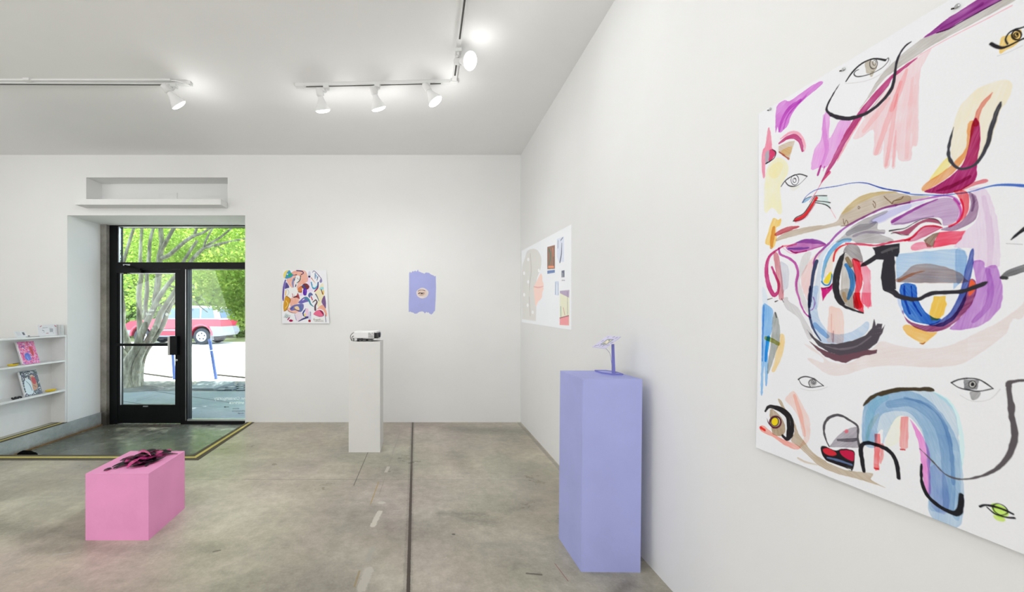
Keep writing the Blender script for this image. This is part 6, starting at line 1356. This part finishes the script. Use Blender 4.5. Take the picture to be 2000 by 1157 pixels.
hold(fin('cabin', bm, mat('pale_roof', (168, 152, 162), 0.3), bevel=0.02), car)
for (xa, xb, xc, xd) in ((XF + 0.85, XF + 1.32, XF + 1.95, XF + 1.95), (XF + 2.05, XF + 2.05, XR - 0.15, XR - 0.1), (XR - 0.02, XR - 0.05, XR + 0.50, XR + 0.66)):
    bm = bmesh.new(); q = [(xa, 1.34), (xb, 1.85), (xc, 1.85), (xd, 1.34)]; prism(bm, [(x, VYN + 0.018 + (z - 1.26) * 0.22, G0 + z) for x, z in q], (0, 0.02, 0)); hold(fin('side_window', bm, M_cglass), car)
bm = bmesh.new(); prism(bm, [(XR + 0.90, VYN + 0.2, G0 + 1.35), (XR + 0.90, VYN + 1.6, G0 + 1.35), (XR + 0.74, VYN + 1.5, G0 + 1.82), (XR + 0.74, VYN + 0.3, G0 + 1.82)], (0.03, 0, 0.01)); hold(fin('rear_window', bm, M_cglass), car)
bm = bmesh.new(); prism(bm, [(XR + 0.44, VYN - 0.012, G0 + 0.93), (XR + 0.53, VYN - 0.02, G0 + 0.42), (XR + 0.98, VYN - 0.02, G0 + 0.44), (XR + 1.12, VYN - 0.02, G0 + 0.62), (XR + 1.06, VYN - 0.012, G0 + 0.92)], (0, 1.85, 0)); hold(fin('rear_bumper', bm, M_greyb, bevel=0.02), car)
bm = bmesh.new(); prism(bm, [(XF - 0.52, VYN - 0.012, G0 + 0.74), (XF - 0.60, VYN - 0.02, G0 + 0.42), (XF - 0.90, VYN - 0.02, G0 + 0.44), (XF - 0.98, VYN - 0.02, G0 + 0.60), (XF - 0.92, VYN - 0.012, G0 + 0.76)], (0, 1.85, 0)); hold(fin('front_bumper', bm, M_greyb, bevel=0.02), car)
bm = bmesh.new(); bx(bm, XF + 0.54, XR - 0.54, VYN - 0.03, VYN + 0.05, G0 + 0.40, G0 + 0.47); bx(bm, XF + 0.54, XR - 0.54, VYN - 0.012, VYN + 0.02, G0 + 0.70, G0 + 0.78); hold(fin('side_trim', bm, M_greyb, bevel=0.01), car)
for cx in (XR, XF):
    bm = bmesh.new(); tube(bm, [(x, VYN - 0.005, G0 + z) for x, z in arch(cx, AR + 0.035, 0.46)], 0.05, 8); hold(fin('fender_flare', bm, mat('pink_red_flare', (172, 66, 88), 0.35), smooth=True), car)
bm = bmesh.new(); bx(bm, XR + 0.47, XR + 0.50, VYN + 0.0, VYN + 0.3, G0 + 0.22, G0 + 0.55); hold(fin('mud_flap', bm, M_greyb), car)
bm = bmesh.new(); bx(bm, XF - 0.4, XR + 0.5, VYN + 0.35, VYN + 1.5, G0 + 0.28, G0 + 0.5); hold(fin('chassis', bm, M_tyre), car)
for cx in (XR, XF):
    for yy in (VYN + 0.03, VYN + 1.57):
        c = Vector((cx, yy + 0.11, G0 + WZ)); Mw = Matrix.Translation(c) @ Matrix.Rotation(PI / 2, 4, 'X')
        bm = bmesh.new(); lathe(bm, [(0.0, -0.05), (0.25, -0.06), (0.26, -0.11), (0.38, -0.115), (0.415, -0.09), (0.42, 0), (0.415, 0.09), (0.38, 0.115), (0.27, 0.11), (0.262, 0.05), (0.0, 0.05)], 32, Mw); wo = hold(fin('wheel', bm, M_tyre, smooth=True), car)
        bm = bmesh.new(); lathe(bm, [(0.0, 0.095), (0.06, 0.10), (0.075, 0.085), (0.22, 0.10), (0.262, 0.122), (0.268, 0.10), (0.255, 0.055), (0.0, 0.052)], 32, Mw)
        rm = fin('rim', bm, M_rim, smooth=True); rm.parent = wo; rm.matrix_parent_inverse = Matrix.Translation(-Vector(car.location)) if False else Matrix.Identity(4)
        bm = bmesh.new()
        for k in range(5):
            a = k * 2 * PI / 5 + 0.3; lathe(bm, [(0.034, 0.085), (0.034, 0.106), (0, 0.106)], 10, Mw @ Matrix.Translation((0.15 * math.cos(a), 0.15 * math.sin(a), -0.002)))
        hh = fin('rim_openings', bm, M_tyre); hh.parent = wo; hh.matrix_parent_inverse = Matrix.Identity(4)
